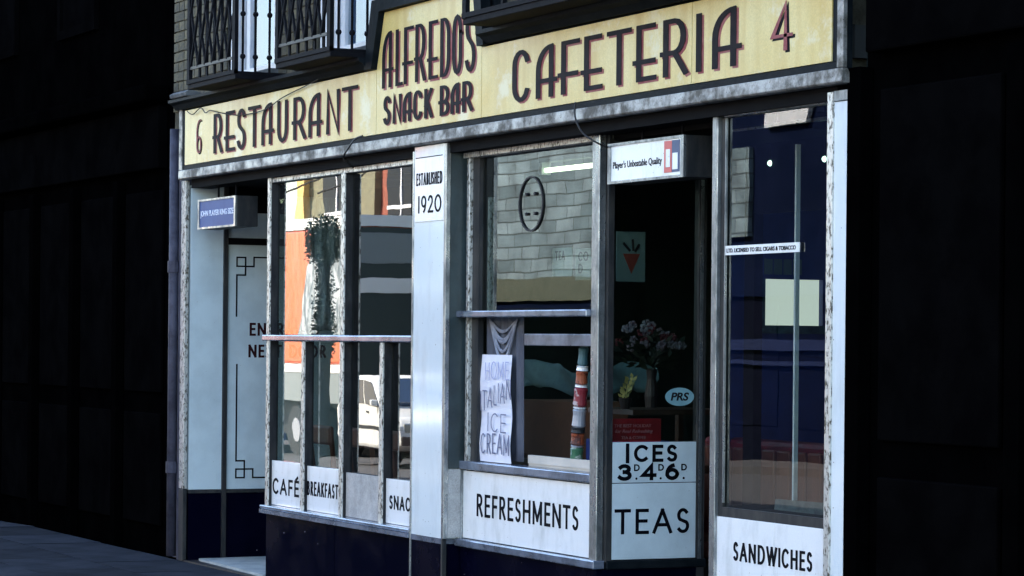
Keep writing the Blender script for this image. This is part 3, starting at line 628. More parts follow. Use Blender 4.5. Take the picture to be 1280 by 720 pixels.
t = lightbox("white light box lettered Player's Unbeatable Quality over the shop entrance", 6.225, 6.995, .055, .215, 2.322, 2.520, 'sign_white')
text("Player's Unbeatable Quality", t, 6.275, 2.385, .50, .045, .0605, bold=.008, m='navy')
obj('pack_print', MB().box(6.80, 6.875, .0585, .061, 2.350, 2.500), mat('pack_red', (.55, .10, .09), rough=.4), t)
obj('pack_print', MB().box(6.877, 6.95, .0585, .061, 2.350, 2.500), mat('pack_blue', (.02, .05, .14), rough=.4), t)
obj('pack_print', MB().box(6.885, 6.935, .0565, .0583, 2.362, 2.44).box(6.82, 6.86, .0565, .0583, 2.375, 2.46), 'sign_white', t)
obj('hanger', MB().tube([(6.45, .13, 2.52), (6.45, .13, 2.60)], .008).tube([(6.85, .13, 2.52), (6.85, .13, 2.60)], .008), 'iron', t)

# ------------------------------------------------------------------ window guards (balconettes)
def guard(label, x0, x1, yf, full=True):
    z = 3.215; zt = 4.25
    t = thing('window_guard', label, 'window guard', (x0, 0, z), 'iron window guards above the sign')
    obj('ledge', MB().box(x0, x1, yf, .06, z-.03, z+.004), 'iron', t, bevel=.004)
    obj('ledge_rail', MB().box(x0, x1, yf-.008, yf+.02, z+.0045, z+.03), 'iron', t)
    obj('post', MB().box(x0, x0+.045, yf-.005, yf+.02, z, zt), 'iron', t)
    obj('post', MB().box(x1-.05, x1, yf-.005, yf+.02, z, zt), 'iron', t)
    obj('bottom_rail', MB().box(x0+.045, x1-.05, yf, yf+.014, z+.098, z+.116), 'darkmetal', t)
    n = 6; w = (x1-x0-.05)/n
    for i in range(1, n):
        x = x0+.045+i*w*.98
        obj('stile', MB().box(x-.013, x+.013, yf+.014, yf+.026, z+.03, zt), 'iron', t)
    hh = .36
    for i in range(n):
        for j in range(3):
            a = x0+.045+i*w*.98; b = a+w; za = z+.11+j*hh; zb = za+hh
            obj('lattice_bar', MB().tube([(a, yf+.006, za), (b, yf+.006, zb)], .0105, 5), 'iron', t)
            obj('lattice_bar', MB().tube([(b, yf+.010, za), (a, yf+.010, zb)], .0105, 5), 'iron', t)
    for y in (yf+.055, yf+.14, yf+.235):
        bmb = MB().tube([(x1-.015, y, z), (x1-.015, y, zt)], .009, 6)
        for kz in (3.33, 3.60, 3.90): bmb.ball((x1-.015, y, kz), .019, 6, 4)
        obj('bar', bmb, 'iron', t)
    obj('side_rail', MB().box(x1-.03, x1, yf+.02, .06, z+.0045, z+.02), 'iron', t)
    return t
guard('black iron lattice window guard at the far left end above RESTAURANT', .83, 1.756, -.28)
guard('black iron lattice window guard just left of the raised sign panel', 2.475, 3.375, -.28)
guard('black iron lattice window guard overlapping the S of ALFREDOS', 5.222, 7.72, -.28)

# ------------------------------------------------------------------ cables
def cable(label, pts, r=.006):
    # smooth with catmull-rom
    P = [Vector(p) for p in pts]; Q = []
    for i in range(len(P)-1):
        p0, p1, p2, p3 = P[max(i-1, 0)], P[i], P[i+1], P[min(i+2, len(P)-1)]
        for k in range(6):
            u = k/6; Q.append(.5*((2*p1)+(-p0+p2)*u+(2*p0-5*p1+4*p2-p3)*u*u+(-p0+3*p1-3*p2+p3)*u**3))
    Q.append(P[-1]); return tag(obj('cable', MB().tube(Q, r, 5), 'rubber', None), label, 'cable')
cable('thin black wire looping along the top of the RESTAURANT lettering', [(.17, -.055, 3.10), (.288, -.055, 3.07), (.452, -.055, 3.102), (.552, -.055, 3.062), (.648, -.055, 3.072), (.857, -.055, 3.041), (1.245, -.055, 2.999), (1.691, -.055, 3.004), (2.004, -.055, 3.057), (2.389, -.055, 3.098), (2.656, -.07, 3.12)], .0035)
cable('black cable hanging from the fascia to the top of the serving window', [(6.087, -.055, 2.731), (6.10, -.066, 2.69), (6.115, -.066, 2.642), (6.16, -.05, 2.575), (6.257, -.02, 2.522), (6.20, .07, 2.505)], .005)
cable('short black cable drooping from the fascia above the left window', [(3.33, -.055, 2.735), (3.25, -.07, 2.72), (3.15, -.07, 2.675), (3.06, -.065, 2.62), (2.98, .03, 2.57)], .006)

# ------------------------------------------------------------------ things in the windows
v = thing('ventilator', 'round black ring ventilator with four bolts set in the serving window glass', 'ventilator', (5.180, .15, 2.27))
N = 40
ring = MB()
for y0, y1 in ((.135, .149),):
    P = []
    for (rr, yy) in ((.147, .149), (.147, .141), (.138, .141), (.138, .149), (.147, .149)):
        P.append([(5.180+rr*math.cos(2*math.pi*i/N), yy, 2.270+rr*math.sin(2*math.pi*i/N)) for i in range(N+1)])
    ring.grid(P)
obj('ring', ring, 'rubber', v)
for sx in (-.052, .052):
    for sz in (-.052, .052): obj('bolt', MB().tube([(5.180+sx, .149, 2.27+sz), (5.180+sx, .138, 2.27+sz)], .009, 8), 'rubber', v)

for xa, xb, za, zb, words in ((5.40, 5.63, 1.885, 2.03, ('TEA',)), (5.665, 5.84, 1.86, 2.02, ('CO', 'D'))):
    nt_ = thing('window_notice', 'dim green notice card inside the serving window, ' + ('nearer the corner post' if len(words) == 2 else 'left of its twin'), 'notice', (xa, .168, za), 'dim notice cards inside the serving window')
    obj('card', MB().box(xa, xb, .166, .170, za, zb), mat('dim_card', (.13, .16, .13), (.10, .13, .11), rough=.8), nt_)
    for k, wd in enumerate(words): caps(wd, nt_, xa+.035, zb-.062-.062*k, .11 if len(wd) > 1 else .05, .045, .1655, .004)
# serving hatch: curtain, paper notice, cup tower, carton
P = []
for z in [.90+.8*i/10 for i in range(11)]:
    P.append([(4.54+.50*j/26, .185+.012*math.sin(j*1.3+z)*(.4+.6*(z-.9)), z) for j in range(27)])
cu = tag(obj('curtain', MB().grid(P), 'cloth', None, solid=.003, smooth=True), 'dark grey curtain hanging at the left side of the serving hatch', 'curtain')
sw = MB()
for k in range(6):
    pts = [(4.63+.36*i/10, .165, 1.665-(.07+.036*k)*math.sin(math.pi*i/10)**1.2*(1+.1*math.sin(k*2.1))) for i in range(11)]
    sw.tube(pts, [.001+.007*math.sin(math.pi*i/10)+.002 for i in range(11)], 5)
obj('swag', sw, 'cloth2', cu)
P = []
for i in range(13):
    z = .888+(1.470-.888)*i/12
    P.append([(4.540+.012*(1-i/12)+(.405)*j/8, .150-.006*math.sin(i*.9)-.010*math.sin(math.pi*j/8)*(1-i/14), z) for j in range(9)])
pn = thing('paper_notice', 'tall handwritten paper notice for Italian ice cream in the serving hatch', 'notice', (4.74, .15, .888))
obj('sheet', MB().grid(P), 'paper', pn, solid=.002)
caps('HOME', pn, 4.655, 1.335, .30, .095, .1315, .0030, 'pen2', jit=.004)
caps('ITALIAN', pn, 4.600, 1.165, .385, .105, .1315, .0034, 'pen', jit=.004, rise=.075)
caps('ICE', pn, 4.690, 1.055, .235, .10, .1315, .0034, 'pen', jit=.004)
caps('CREAM', pn, 4.606, .935, .365, .108, .1315, .0038, 'pen', jit=.004)

cp = thing('cup_tower', 'leaning tower of printed tubs and cans standing on the white hatch sill', 'stack of tubs', (5.60, .24, .896))
base = Vector((5.545, .24, .897)); top = Vector((5.625, .24, 1.52))
segs = [(.0, .17, 'green', .052), (.17, .185, 'tin', .05), (.185, .285, 'orange', .055), (.285, .33, 'rubber', .056), (.33, .49, 'tin', .053), (.49, .505, 'sign_white', .053), (.505, .665, 'redprint', .055), (.665, .69, 'sign_white', .050), (.69, .80, 'orange', .048), (.80, .845, 'sign_white', .047), (.845, 1.0, 'tealprint', .040)]
for a, b, mm, r_ in segs:
    p0, p1 = base.lerp(top, a), base.lerp(top, b-.003)
    r_ *= .66
    obj('tub', MB().tube([p0, p0.lerp(p1, .10), p0.lerp(p1, .35), p0.lerp(p1, .65), p0.lerp(p1, .90), p1], [r_*.80, r_*1.04, r_*.96, r_*.92, r_*1.02, r_*.78], 14), mm, cp)
tag(obj('carton', MB().box(4.12, 4.78, .62, .95, .90, 1.215), 'boxbrown', None, bevel=.006), 'brown carton in the gloom behind the serving hatch', 'carton')
tag(obj('carton', MB().box(4.95, 5.35, .60, .90, .90, 1.02), 'blue', None, bevel=.006), 'low blue box on the counter behind the tower of tubs', 'box')
ct = thing('counter', 'dark wooden serving counter inside the hatch', 'counter', (5, .6, 0))
obj('top', MB().box(2.6, 5.6, .45, 1.05, .855, .897), 'wood', ct, bevel=.005); obj('front', MB().box(2.65, 5.55, .50, 1.0, .01, .853), 'wood', ct)
P = [[(3.2+1.75*j/20, 1.02+.03*math.sin(j*.9+i*.7), 1.25+.15*i/5+.03*math.sin(j*.45)+.012*math.sin(j*1.3+i)) for j in range(21)] for i in range(6)]
tag(obj('draped_cloth', MB().grid(P), 'tealcloth', None, solid=.004, smooth=True), 'pale teal cloth draped along the back of the serving hatch', 'cloth')
tl = thing('fluorescent_light', 'lit fluorescent tube on the ceiling seen through the serving window', 'ceiling light', (4.6, 1.0, 2.55))
obj('tube', MB().tube([(3.62, 1.0, 2.555), (5.15, 1.0, 2.553)], .014, 10), 'tube', tl)
obj('batten', MB().box(3.58, 5.2, .97, 1.03, 2.60, 2.66), 'ceil', tl)
obj('cap', MB().box(3.58, 3.62, .97, 1.03, 2.53, 2.60).box(5.15, 5.19, .97, 1.03, 2.53, 2.60), 'tin', tl)

# left window display
P = []
for i in range(15):
    z = 1.60+.86*i/14; w0 = .20+.12*(1-i/14)*-.35; 
    P.append([(1.62+.018*math.sin(j*1.7+i*.25), .17-.06*(1-i/14)+(.40)*j/18+.02*math.sin(i*.5), z) for j in range(19)])
nc = mat('white_net', (.50, .52, .52), (.28, .31, .31), scale=8, rough=.9, stretch=(1, 6, .7))
tag(obj('net_curtain', MB().grid(P), nc, None, solid=.002, smooth=True), 'crumpled white net curtain hanging behind the left window', 'curtain')
def chair(x, y, label):
    t = thing('cafe_chair', label, 'chair', (x, y, 0), 'wooden chairs behind the left window')
    obj('seat', MB().box(x-.2, x+.2, y-.2, y+.2, .43, .46), 'redwood', t, bevel=.01)
    for sx in (-.17, .17):
        for sy in (-.17, .17): obj('leg', MB().tube([(x+sx, y+sy, .01), (x+sx*.9, y+sy*.9, .43)], [.014, .02], 6), 'redwood', t)
    for sx in (-.18, .18): obj('back_post', MB().tube([(x+sx, y-.18, .46), (x+sx, y-.24, .98)], .018, 6), 'redwood', t)
    obj('back_rail', MB().box(x-.2, x+.2, y-.255, y-.22, .88, 1.0), 'redwood', t, bevel=.015)
    obj('back_rail', MB().box(x-.18, x+.18, y-.235, y-.205, .66, .72), 'redwood', t, bevel=.01)
chair(1.95, .48, 'red brown wooden chair behind the CAFÉ panel'); chair(2.55, .50, 'red brown wooden chair behind the BREAKFASTS panel'); chair(3.2, .52, 'red brown wooden chair behind the grey blank panel')

# lobby window display
po = thing('ice_cone_poster', 'pale poster with a red triangle hung inside the entrance window', 'poster', (5.6, .52, 1.86))
obj('card', MB().box(5.594, 5.60, .438, .606, 1.86, 2.12), mat('dim_poster_card', (.16, .22, .21), rough=.7), po)
obj('red_print', MB().prism([(.475, 2.005), (.575, 2.005), (.525, 1.90)], 5.6005, 5.602, 'x'), mat('poster_red', (.30, .05, .03), (.22, .03, .02), rough=.6), po)
obj('dark_print', MB().tube([(5.602, .475, 2.06), (5.602, .515, 2.02)], .007).tube([(5.602, .53, 2.08), (5.602, .535, 2.02)], .007).tube([(5.602, .57, 2.055), (5.602, .545, 2.015)], .007), 'pot', po)
fl = thing('flower_vase', 'bunch of pale and red flowers on the shelf inside the entrance window', 'flowers', (5.6, .65, 1.25))
obj('vase', MB().lathe((5.6, .65, 1.205), [(.03, 0), (.036, .06), (.024, .15), (.03, .20)], 12), 'pot', fl)
for i in range(34):
    a = random.uniform(0, 6.28); d = random.uniform(0, 1)**.6
    c = Vector((5.6+.10*d*math.cos(a), .63+.21*d*math.sin(a), 1.56+random.uniform(-.05, .10)*(1.1-d*.5)))
    pm = MB()
    for k in range(5):
        w = 2*math.pi*k/5+random.uniform(-.3, .3); pm.ball((c.x+.011*math.cos(w)*.6, c.y+.013*math.cos(w), c.z+.013*math.sin(w)), .0115, 6, 4)
    obj('flower', pm, 'petal' if i % 3 else 'petalred', fl)
lm = MB()
for i in range(120):
    a = random.uniform(0, 6.28); d = random.uniform(0, .19); c = Vector((5.6+.5*d*math.cos(a), .65+d*math.sin(a), random.uniform(1.40, 1.58)))
    q = Vector((random.uniform(-.4, .6), math.sin(a), random.uniform(-.2, 1))).normalized(); s2 = q.orthogonal().normalized()*.012; lm.quad(c, c+q*.03+s2, c+q*.06, c+q*.03-s2)
obj('leaves', lm, 'leaf', fl)
sh = thing('display_shelf', 'dark shelf across the entrance window', 'shelf', (5.6, .6, 1.0))
obj('board', MB().box(5.50, 6.0, .33, .90, 1.178, 1.204), 'wood', sh); obj('board', MB().box(5.86, 6.07, .17, .66, .99, 1.02), 'wood', sh)
obj('upright', MB().box(5.46, 5.50, .87, .90, .01, 1.178), 'wood', sh)
sp = thing('potted_plant', 'small yellow leaved plant in a dark red pot beside the red card', 'plant', (5.86, .36, 1.205))
obj('pot', MB().lathe((5.86, .36, 1.205), [(.022, 0), (.034, .05), (.036, .055)], 12), 'pot', sp)
lm = MB()
for i in range(26):
    u = i/25; c = Vector((5.86+random.uniform(-.01, .01), .350+.05*u+.012*math.sin(i*2.4), 1.255+.105*u)); q = Vector((random.uniform(-.3, .5), math.sin(i*2.4), .7)).normalized(); s2 = q.orthogonal().normalized()*.009
    lm.quad(c, c+q*.018+s2, c+q*.036, c+q*.018-s2)
obj('leaves', lm, 'leaf2', sp); obj('stem', MB().tube([(5.86, .36, 1.25), (5.86, .375, 1.33)], .004), 'leaf2', sp)
rc = thing('red_card', 'small dark red card with pale handwriting standing on the ices panel', 'notice', (6.05, .3, 1.045))
obj('card', MB().box(6.050, 6.056, .166, .462, 1.046, 1.162), 'red', rc)
pinky = mat('pink_print', (.36, .15, .16), rough=.7); MT['pinky'] = pinky
text('THE BEST HOLIDAY', rc, .195, 1.118, .21, .016, 6.0565, plane='x', m='pinky'); text('for Real Refreshing', rc, .20, 1.084, .215, .024, 6.0565, plane='x', m='pinky', shear=.3); text('TEA & COFFEE', rc, .235, 1.058, .14, .016, 6.0565, plane='x', m='pinky')
pr = thing('oval_sticker', 'pale blue oval sticker lettered PRS on the entrance glass', 'sticker', (6.083, .552, 1.272))
obj('oval', MB().prism([(.552+.083*math.cos(2*math.pi*i/36), 1.272+.046*math.sin(2*math.pi*i/36)) for i in range(36)], 6.0820, 6.0832, 'x'), mat('sticker_blue', (.22, .40, .44), (.17, .33, .37), rough=.5), pr)
text('PRS', pr, .50, 1.252, .105, .042, 6.0836, plane='x', m='navy', bold=.03, shear=.2)

# interior seen through the right window
pt = thing('partition', 'deep blue partition wall with a lit serving hatch seen through the right window', 'partition', (5.2, 2.2, 0))
obj('wall', MB().box(5.14, 5.20, 1.30, 1.52, .01, 2.74).box(5.14, 5.20, 1.94, 4.9, .01, 2.74).box(5.14, 5.20, 1.52, 1.94, .01, 1.64).box(5.14, 5.20, 1.52, 1.94, 1.90, 2.74), 'blue', pt)
obj('hatch', MB().box(5.145, 5.16, 1.52, 1.94, 1.64, 1.90), 'hatchlit', pt)
obj('hatch_frame', MB().box(5.16, 5.22, 1.50, 1.56, 1.60, 1.90).box(5.16, 5.22, 1.56, 1.97, 1.60, 1.645), 'tealprint', pt)
for i in range(4): obj('glazing_slat', MB().box(5.201, 5.21, 1.56+.062*i, 1.61+.062*i, 1.925, 2.01), mat('dim_green_glass', (.10, .17, .13), rough=.4), pt)
bq = thing('banquette', 'dark red upholstered bench seen low through the right window', 'bench', (6.8, .75, 0))
obj('seat', MB().box(4.9, 6.4, .99, 1.35, .40, .50), 'redwood', bq, bevel=.03)
obj('backrest', MB().box(4.9, 6.4, 1.355, 1.45, .40, 1.03), mat('oxblood_vinyl', (.16, .010, .022), (.10, .007, .014), rough=.4), bq, bevel=.03)
for i in range(9): obj('tuft', MB().box(4.95+.155*i, 5.08+.155*i, 1.335, 1.356, .58, .98), bq.children[1].data.materials[0], bq, bevel=.02)
for (x, y, z, lab) in ((6.368, .9, 2.449, 'small greenish lit globe lamp left of the bar in the right window'), (6.882, .9, 2.442, 'small greenish lit globe lamp beside the right pilaster')):
    t = thing('globe_lamp', lab, 'lamp', (x, y, z), 'globe lamps inside the right window')
    obj('globe', MB().ball((x, y, z), .015, 12, 8), 'bulb', t, smooth=True); obj('rod', MB().tube([(x, y, z+.02), (x, y, 2.76)], .006), 'iron', t)
cs = tag(obj('tray_card', MB().prism([(7.44, .786), (8.0, .786), (7.98, .815), (7.92, .842), (7.45, .835)], .30, .306), 'corbel', None), 'grey curved card lying low inside the right window', 'card')
rb = thing('curtain_rail', 'slim metal rail high inside the right window', 'rail', (7.4, .3, 2.55))
obj('rail', MB().box(7.03, 7.86, .295, .315, 2.54, 2.556), 'alu', rb); obj('bracket', MB().box(7.84, 7.85, .315, .40, 2.54, 2.70), 'iron', rb); obj('bracket', MB().box(7.40, 7.41, .315, .40, 2.54, 2.70), 'iron', rb)

# ------------------------------------------------------------------ neighbours (dark painted fronts)
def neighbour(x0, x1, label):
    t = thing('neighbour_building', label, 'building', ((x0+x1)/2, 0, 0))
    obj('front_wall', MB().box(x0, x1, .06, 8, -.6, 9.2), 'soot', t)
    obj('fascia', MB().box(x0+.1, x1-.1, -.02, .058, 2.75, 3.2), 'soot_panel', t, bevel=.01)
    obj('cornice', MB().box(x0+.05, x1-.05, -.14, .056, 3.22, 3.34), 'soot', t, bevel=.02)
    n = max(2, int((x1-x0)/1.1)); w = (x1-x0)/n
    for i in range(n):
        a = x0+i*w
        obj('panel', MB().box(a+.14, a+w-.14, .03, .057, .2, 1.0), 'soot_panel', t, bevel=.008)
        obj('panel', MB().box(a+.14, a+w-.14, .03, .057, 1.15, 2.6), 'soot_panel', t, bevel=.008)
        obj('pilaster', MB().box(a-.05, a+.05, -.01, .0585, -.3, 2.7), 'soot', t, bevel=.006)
    for i in range(max(1, n//2)):
        a = x0+.6+i*2*w
        f = obj('window', MB().box(a, a+1.0, .02, .0575, 3.9, 3.97).box(a, a+.07, .02, .0575, 3.97, 5.6).box(a+.93, a+1, .02, .0575, 3.97, 5.6).box(a, a+1.0, .02, .0575, 5.6, 5.7), 'soot_panel', t)
        obj('pane', MB().box(a+.07, a+.93, .045, .0585, 3.97, 5.6), 'soot_panel', f)
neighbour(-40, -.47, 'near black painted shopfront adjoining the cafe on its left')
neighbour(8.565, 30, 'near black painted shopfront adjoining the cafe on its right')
dp = thing('drainpipe', 'mauve drainpipe between the cafe and the black shop on its left', 'drainpipe', (-.2, 0, 0))
obj('pipe', MB().tube([(-.185, -.02, .02), (-.185, -.02, 3.0)], .035, 10), 'purple', dp, smooth=True)
for z in (.6, 2.0): obj('collar', MB().tube([(-.185, -.02, z), (-.185, -.02, z+.08)], .044, 10), 'purple', dp)

# ------------------------------------------------------------------ the far side of the street (seen in the glass)
def lorry():
    y0, y1 = -13.0, -15.4 + .4; z = gz(-31)-.12
    t = thing('lorry', 'orange and white box lorry parked on the far side of the street', 'lorry', (-32, -13.9, z))
    x0, x1 = -36.5, -29.2
    obj('box_body', MB().box(x0, x1, y1, y0, 1.06, 3.62), 'van', t, bevel=.05)
    obj('roof_band', MB().box(x0-.01, x1+.01, y1-.01, y0+.012, 3.622, 3.83), 'vwhite', t)
    obj('waist_band', MB().box(x0-.01, x1+.01, y1-.01, y0+.012, .90, 1.058), 'vwhite', t)
    obj('skirt', MB().box(x0, x1, y1, y0, .34, .898), 'vgrey', t)
    obj('tarpaulin', MB().prism([(-31.95, 1.50), (-29.22, 1.50), (-29.22, 3.60), (-31.05, 3.60)], y0, y0+.02), mat('streaky_tarpaulin', (.46, .49, .49), (.11, .14, .15), scale=3.5, rough=.8, stretch=(1.6, 1, .5), lo=.45, hi=.58), t)
    obj('rear_shutter', MB().box(-29.2, -29.17, y1+.06, y0-.06, .5, 3.6), mat('lorry_shutter', (.03, .045, .04), rough=.6), t)
    obj('rear_band', MB().box(-29.17, -29.15, y1+.1, y0-.1, 2.40, 2.68), 'vwhite', t); obj('rear_panel', MB().box(-29.17, -29.155, y1+.2, y0-.15, 2.95, 3.5), 'vgrey', t)
    obj('cab', MB().prism([(-36.52, .3), (-38.1, .3), (-38.2, 1.3), (-37.95, 2.4), (-37.7, 2.5), (-36.52, 2.5)], y1+.1, y0-.05), 'van', t, bevel=.06)
    obj('cab_window', MB().prism([(-36.8, 1.45), (-37.85, 1.45), (-37.7, 2.2), (-36.8, 2.2)], y0-.05, y0-.035), 'vglass', t)
    for x in (-37.3, -30.8, -32.0):
        w = obj('wheel', MB().tube([(x, y0-.3, z+.48), (x, y0-.01, z+.48)], .48, 18), 'rubber', t); obj('hub', MB().tube([(x, y0-.011, z+.48), (x, y0+.01, z+.48)], .24, 14), 'tin', w)
    obj('chassis', MB().box(-37.8, -29.4, y1+.4, y0-.5, z+.35, .338), 'rubber', t)
lorry()
def car(xf, y, label, m, turn=0):
    z = gz(xf)-.04
    t = thing('parked_car', label, 'car', (xf, y, z))
    X = lambda d: xf-d
    prof = [(X(0), z+.30), (X(0), z+.62), (X(.12), z+.74), (X(.95), z+.86), (X(1.65), z+1.30), (X(1.85), z+1.38), (X(3.0), z+1.37), (X(3.75), z+.92), (X(3.9), z+.85), (X(3.95), z+.32), (X(3.5), z+.2), (X(.4), z+.2)]
    y1 = y-1.62
    obj('body', MB().prism(prof, y1, y), m, t, bevel=.06)
    for pts in ([(X(1.05), z+.88), (X(1.68), z+1.27), (X(2.12), z+1.30), (X(2.12), z+.90)], [(X(2.22), z+.90), (X(2.22), z+1.30), (X(2.85), z+1.29), (X(3.25), z+.93)]):
        obj('side_window', MB().prism(pts, y-.005, y+.008), 'vglass', t)
    ws = MB(); a, b = Vector((X(.98), 0, z+.90)), Vector((X(1.62), 0, z+1.29)); off = Vector((.03, 0, .045))
    ws.v += [(a.x+off.x, y-.12, a.z+off.z), (a.x+off.x, y1+.12, a.z+off.z), (b.x+off.x, y1+.2, b.z+off.z), (b.x+off.x, y-.2, b.z+off.z), (a.x, y-.12, a.z-.01), (a.x, y1+.12, a.z-.01), (b.x, y1+.2, b.z-.01), (b.x, y-.2, b.z-.01)]
    ws.f += [(0, 1, 2, 3), (7, 6, 5, 4), (0, 4, 5, 1), (1, 5, 6, 2), (2, 6, 7, 3), (3, 7, 4, 0)]
    obj('windscreen', ws, 'vglass', t)
    obj('bumper', MB().box(X(-.05), X(.10), y1+.02, y-.02, z+.30, z+.46), 'rubber', t, bevel=.03)
    obj('grille', MB().box(X(-.012), X(.02), y1+.45, y-.45, z+.52, z+.64), 'rubber', t)
    for yy in (y-.38, y1+.08): obj('headlight', MB().box(X(-.014), X(.04), yy, yy+.30, z+.52, z+.66), 'lens', t, bevel=.02)
    obj('side_trim', MB().box(X(.25), X(3.8), y-.002, y+.014, z+.50, z+.55), 'rubber', t)
    obj('mirror', MB().box(X(1.18), X(1.30), y, y+.14, z+.90, z+1.0), m, t, bevel=.02)
    obj('door_handle', MB().box(X(2.08), X(1.95), y, y+.02, z+.76, z+.79), 'rubber', t)
    for d in (.72, 3.2):
        w = obj('wheel', MB().tube([(X(d), y-.2, z+.29), (X(d), y+.01, z+.29)], .29, 18), 'rubber', t); obj('hub', MB().tube([(X(d), y+.011, z+.29), (X(d), y+.02, z+.29)], .17, 12), 'tin', w)
        obj('arch', MB().tube([(X(d), y-.05, z+.31), (X(d), y+.004, z+.31)], .36, 18), 'rubber', w)
    t.rotation_euler.z = R(turn)
car(-21.95, -10.85, 'white hatchback parked across the street, mirrored in the left window', 'vwhite', 8)
cable('overhead wire sagging high across the far side of the street', [(-29.6, -10.8, 3.95), (-28.55, -10.8, 3.98), (-27.75, -10.8, 4.03), (-26.55, -10.8, 4.10), (-25.2, -10.8, 4.25), (-24.5, -10.8, 4.43), (-23.9, -10.8, 4.6), (-20, -10.8, 5.6)], .018)
cable('second overhead wire higher up across the far side of the street', [(-25.4, -10.8, 3.98), (-23.9, -10.8, 4.12), (-23.1, -10.8, 4.28), (-22.2, -10.8, 4.48), (-18, -10.8, 5.4)], .018)
bt = thing('bay_tree', 'small dark clipped tree across the street, mirrored in the left window', 'tree', (-27.05, -11.6, gz(-26.9)))
obj('trunk', MB().tube([(-27.05, -11.6, gz(-27)), (-27.07, -11.6, 1.2), (-27.05, -11.6, 2.9)], [.14, .12, .10], 8), 'rubber', bt)
lm = MB()
for i in range(6500):
    d = Vector((random.gauss(0, 1), random.gauss(0, 1), random.gauss(0, 1))).normalized()*random.uniform(.1, 1.0)**.5; d *= 1+.15*math.sin(4*d.x+3*d.z)
    if random.random() < .34: c = Vector((-27.05+d.x*.12, -11.6+d.y*.22, 1.9+d.z*1.0))
    else: c = Vector((-27.0+d.x*.34, -11.6+d.y*.36, 3.22+d.z*.48))
    q = Vector((random.uniform(-1, 1), random.uniform(-1, 1), random.uniform(-1, .6))).normalized(); s2 = q.orthogonal().normalized()*.035; k = random.uniform(.35, 1.0); lm.quad(c, c+q*.045*k+s2*.7*k, c+q*.09*k, c+q*.045*k-s2*.7*k)
obj('crown', lm, 'leaf', bt)
def facade(name, label, x0, x1, z1, wallm, y=-16.9, depth=7, win=(-1e3, 1e3), pier=None, shop='nblue', fasciam='paler', zf=2.75, panem='farglass'):
    t = thing('far_building', label, 'building', ((x0+x1)/2, y-3, 0), 'buildings across the street')
    zb = -2
    W_ = obj('wall', MB().box(x0, x1, y-depth, y, zb, z1), wallm, t)
    obj('shopfront', MB().box(x0+.1, x1-.1, y, y+.03, zb, zf-.45), shop, t)
    obj('shop_fascia', MB().box(x0+.05, x1-.05, y, y+.10, zf-.45, zf), fasciam, t)
    n = max(1, int((x1-x0)/2.4)); w = (x1-x0)/n
    for i in range(n):
        a = x0+i*w
        if pier: obj('pier', MB().box(a-.28, a+.28, y, y+.16, zf, z1), pier, t)
        for zz in (3.4, 6.4):
            if zz+1.9 < z1 and win[0] < a < win[1]:
                f = obj('window', MB().box(a+w*.28, a+w*.72, y, y+.05, zz, zz+1.9), 'farglass', t); obj('sill', MB().box(a+w*.25, a+w*.75, y, y+.12, zz-.12, zz-.002), 'paler', f)
                obj('glazing_bar', MB().box(a+w*.28, a+w*.72, y+.051, y+.07, zz+.9, zz+.98).box(a+w*.5-.03, a+w*.5+.03, y+.0505, y+.068, zz, zz+1.9), 'wframe', f)
        f = obj('shop_pane', MB().box(a+.3, a+w-.3, y+.031, y+.05, zb+2.2, zf-.6), panem, t)
    obj('parapet', MB().box(x0, x1, y-.2, y+.12, z1, z1+.25), 'paler', t)
    return t
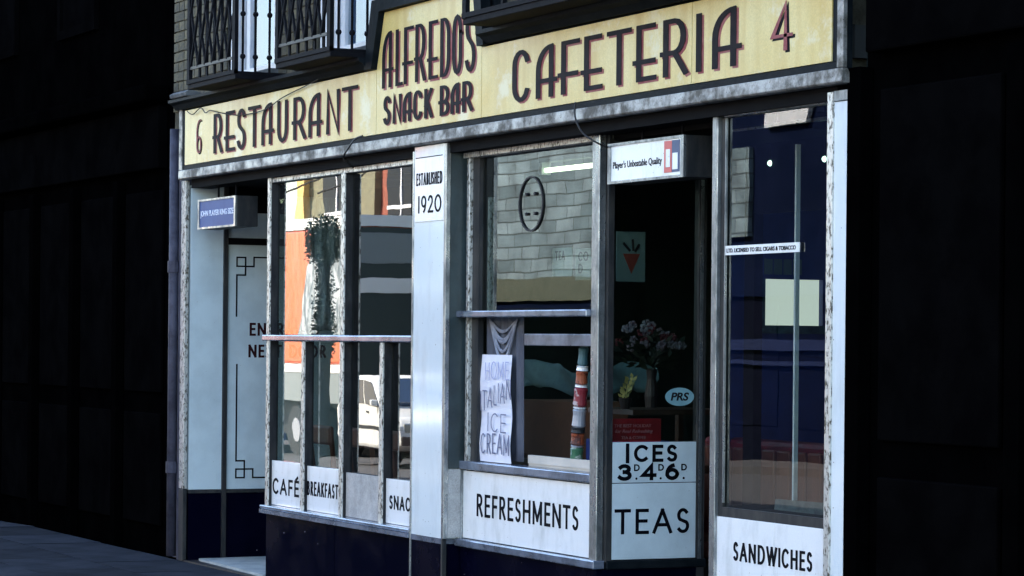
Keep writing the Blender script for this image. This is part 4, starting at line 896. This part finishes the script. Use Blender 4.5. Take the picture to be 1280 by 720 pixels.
def block_mat():
    m = bpy.data.materials.new('ashlar_blocks'); m.use_nodes = True; n = m.node_tree.nodes; L = m.node_tree.links; b = n['Principled BSDF']; b.inputs['Roughness'].default_value = .9
    tc = n.new('ShaderNodeTexCoord'); mp = n.new('ShaderNodeMapping'); mp.inputs['Rotation'].default_value = (R(90), 0, 0); L.new(tc.outputs['Object'], mp.inputs[0])
    br = n.new('ShaderNodeTexBrick'); L.new(mp.outputs[0], br.inputs[0]); br.inputs['Scale'].default_value = 1; br.inputs['Brick Width'].default_value = .72; br.inputs['Row Height'].default_value = .24; br.inputs['Mortar Size'].default_value = .022; br.inputs['Mortar Smooth'].default_value = .8
    br.inputs['Color1'].default_value = (.20, .27, .29, 1); br.inputs['Color2'].default_value = (.10, .15, .165, 1); br.inputs['Mortar'].default_value = (.035, .05, .05, 1)
    nz = n.new('ShaderNodeTexNoise'); nz.inputs['Scale'].default_value = 1.6; nz.inputs['Detail'].default_value = 8; L.new(tc.outputs['Object'], nz.inputs[0])
    mr = n.new('ShaderNodeMapRange'); mr.inputs[1].default_value = .3; mr.inputs[2].default_value = .7; mr.inputs[3].default_value = .55; mr.inputs[4].default_value = 1.35; L.new(nz.outputs[0], mr.inputs[0])
    mx = n.new('ShaderNodeMix'); mx.data_type = 'RGBA'; mx.blend_type = 'MULTIPLY'; mx.inputs[0].default_value = 1; L.new(br.outputs[0], mx.inputs[6]); L.new(mr.outputs[0], mx.inputs[7])
    L.new(mx.outputs[2], b.inputs['Base Color']); return m
MT['olivebrick'] = mat('olive_brick', (.20, .19, .11), (.15, .145, .09), scale=6, rough=.9)
MT['olive'] = mat('olive_fascia', (.075, .09, .06), (.055, .07, .045), rough=.8)
MT['blocks'] = block_mat(); MT['farglass'] = mat('far_window_glass', (.008, .012, .022), rough=.06, spec=.04)
facade('f', 'low brick building at the far left end of the opposite side', -75, -42.5, 4.0, 'rbrick')
facade('f', 'yellow brick building with tall piers across the street', -41.5, -37.5, 6.4, 'olivebrick', pier='ybrick')
facade('f', 'narrow red brick building across the street', -37.4, -34.6, 6.2, 'rbrick', pier='olivebrick', fasciam='vgrey')
facade('f', 'pale stone block building across the street', -34.5, -22.6, 8.0, 'blocks', shop='nblue', fasciam='olive', win=(-25.5, -20))
nb_ = facade('f', 'navy painted building across the street', -22.5, -8.0, 9.0, 'nblue', shop='nshade', fasciam='nblue', win=(-12, 0), panem='nshade')
obj('stone_pier', MB().box(-22.3, -21.3, -16.9, -16.82, 3.3, 4.75), 'blocks', nb_)
obj('signboard', MB().prism([(-20.8, 5.05), (-19.5, 5.05), (-19.25, 5.5), (-20.8, 5.5)], -16.9, -16.8), 'wframe', nb_)
obj('shop_rail', MB().box(-22.4, -18.0, -16.84, -16.78, 1.42, 1.60), 'barblue', nb_); obj('shop_rail', MB().box(-22.4, -18.0, -16.84, -16.78, 1.18, 1.25), 'barblue', nb_)

facade('f', 'pale rendered building across the street', -7.9, 22, 7.5, 'paler', shop='nblue')
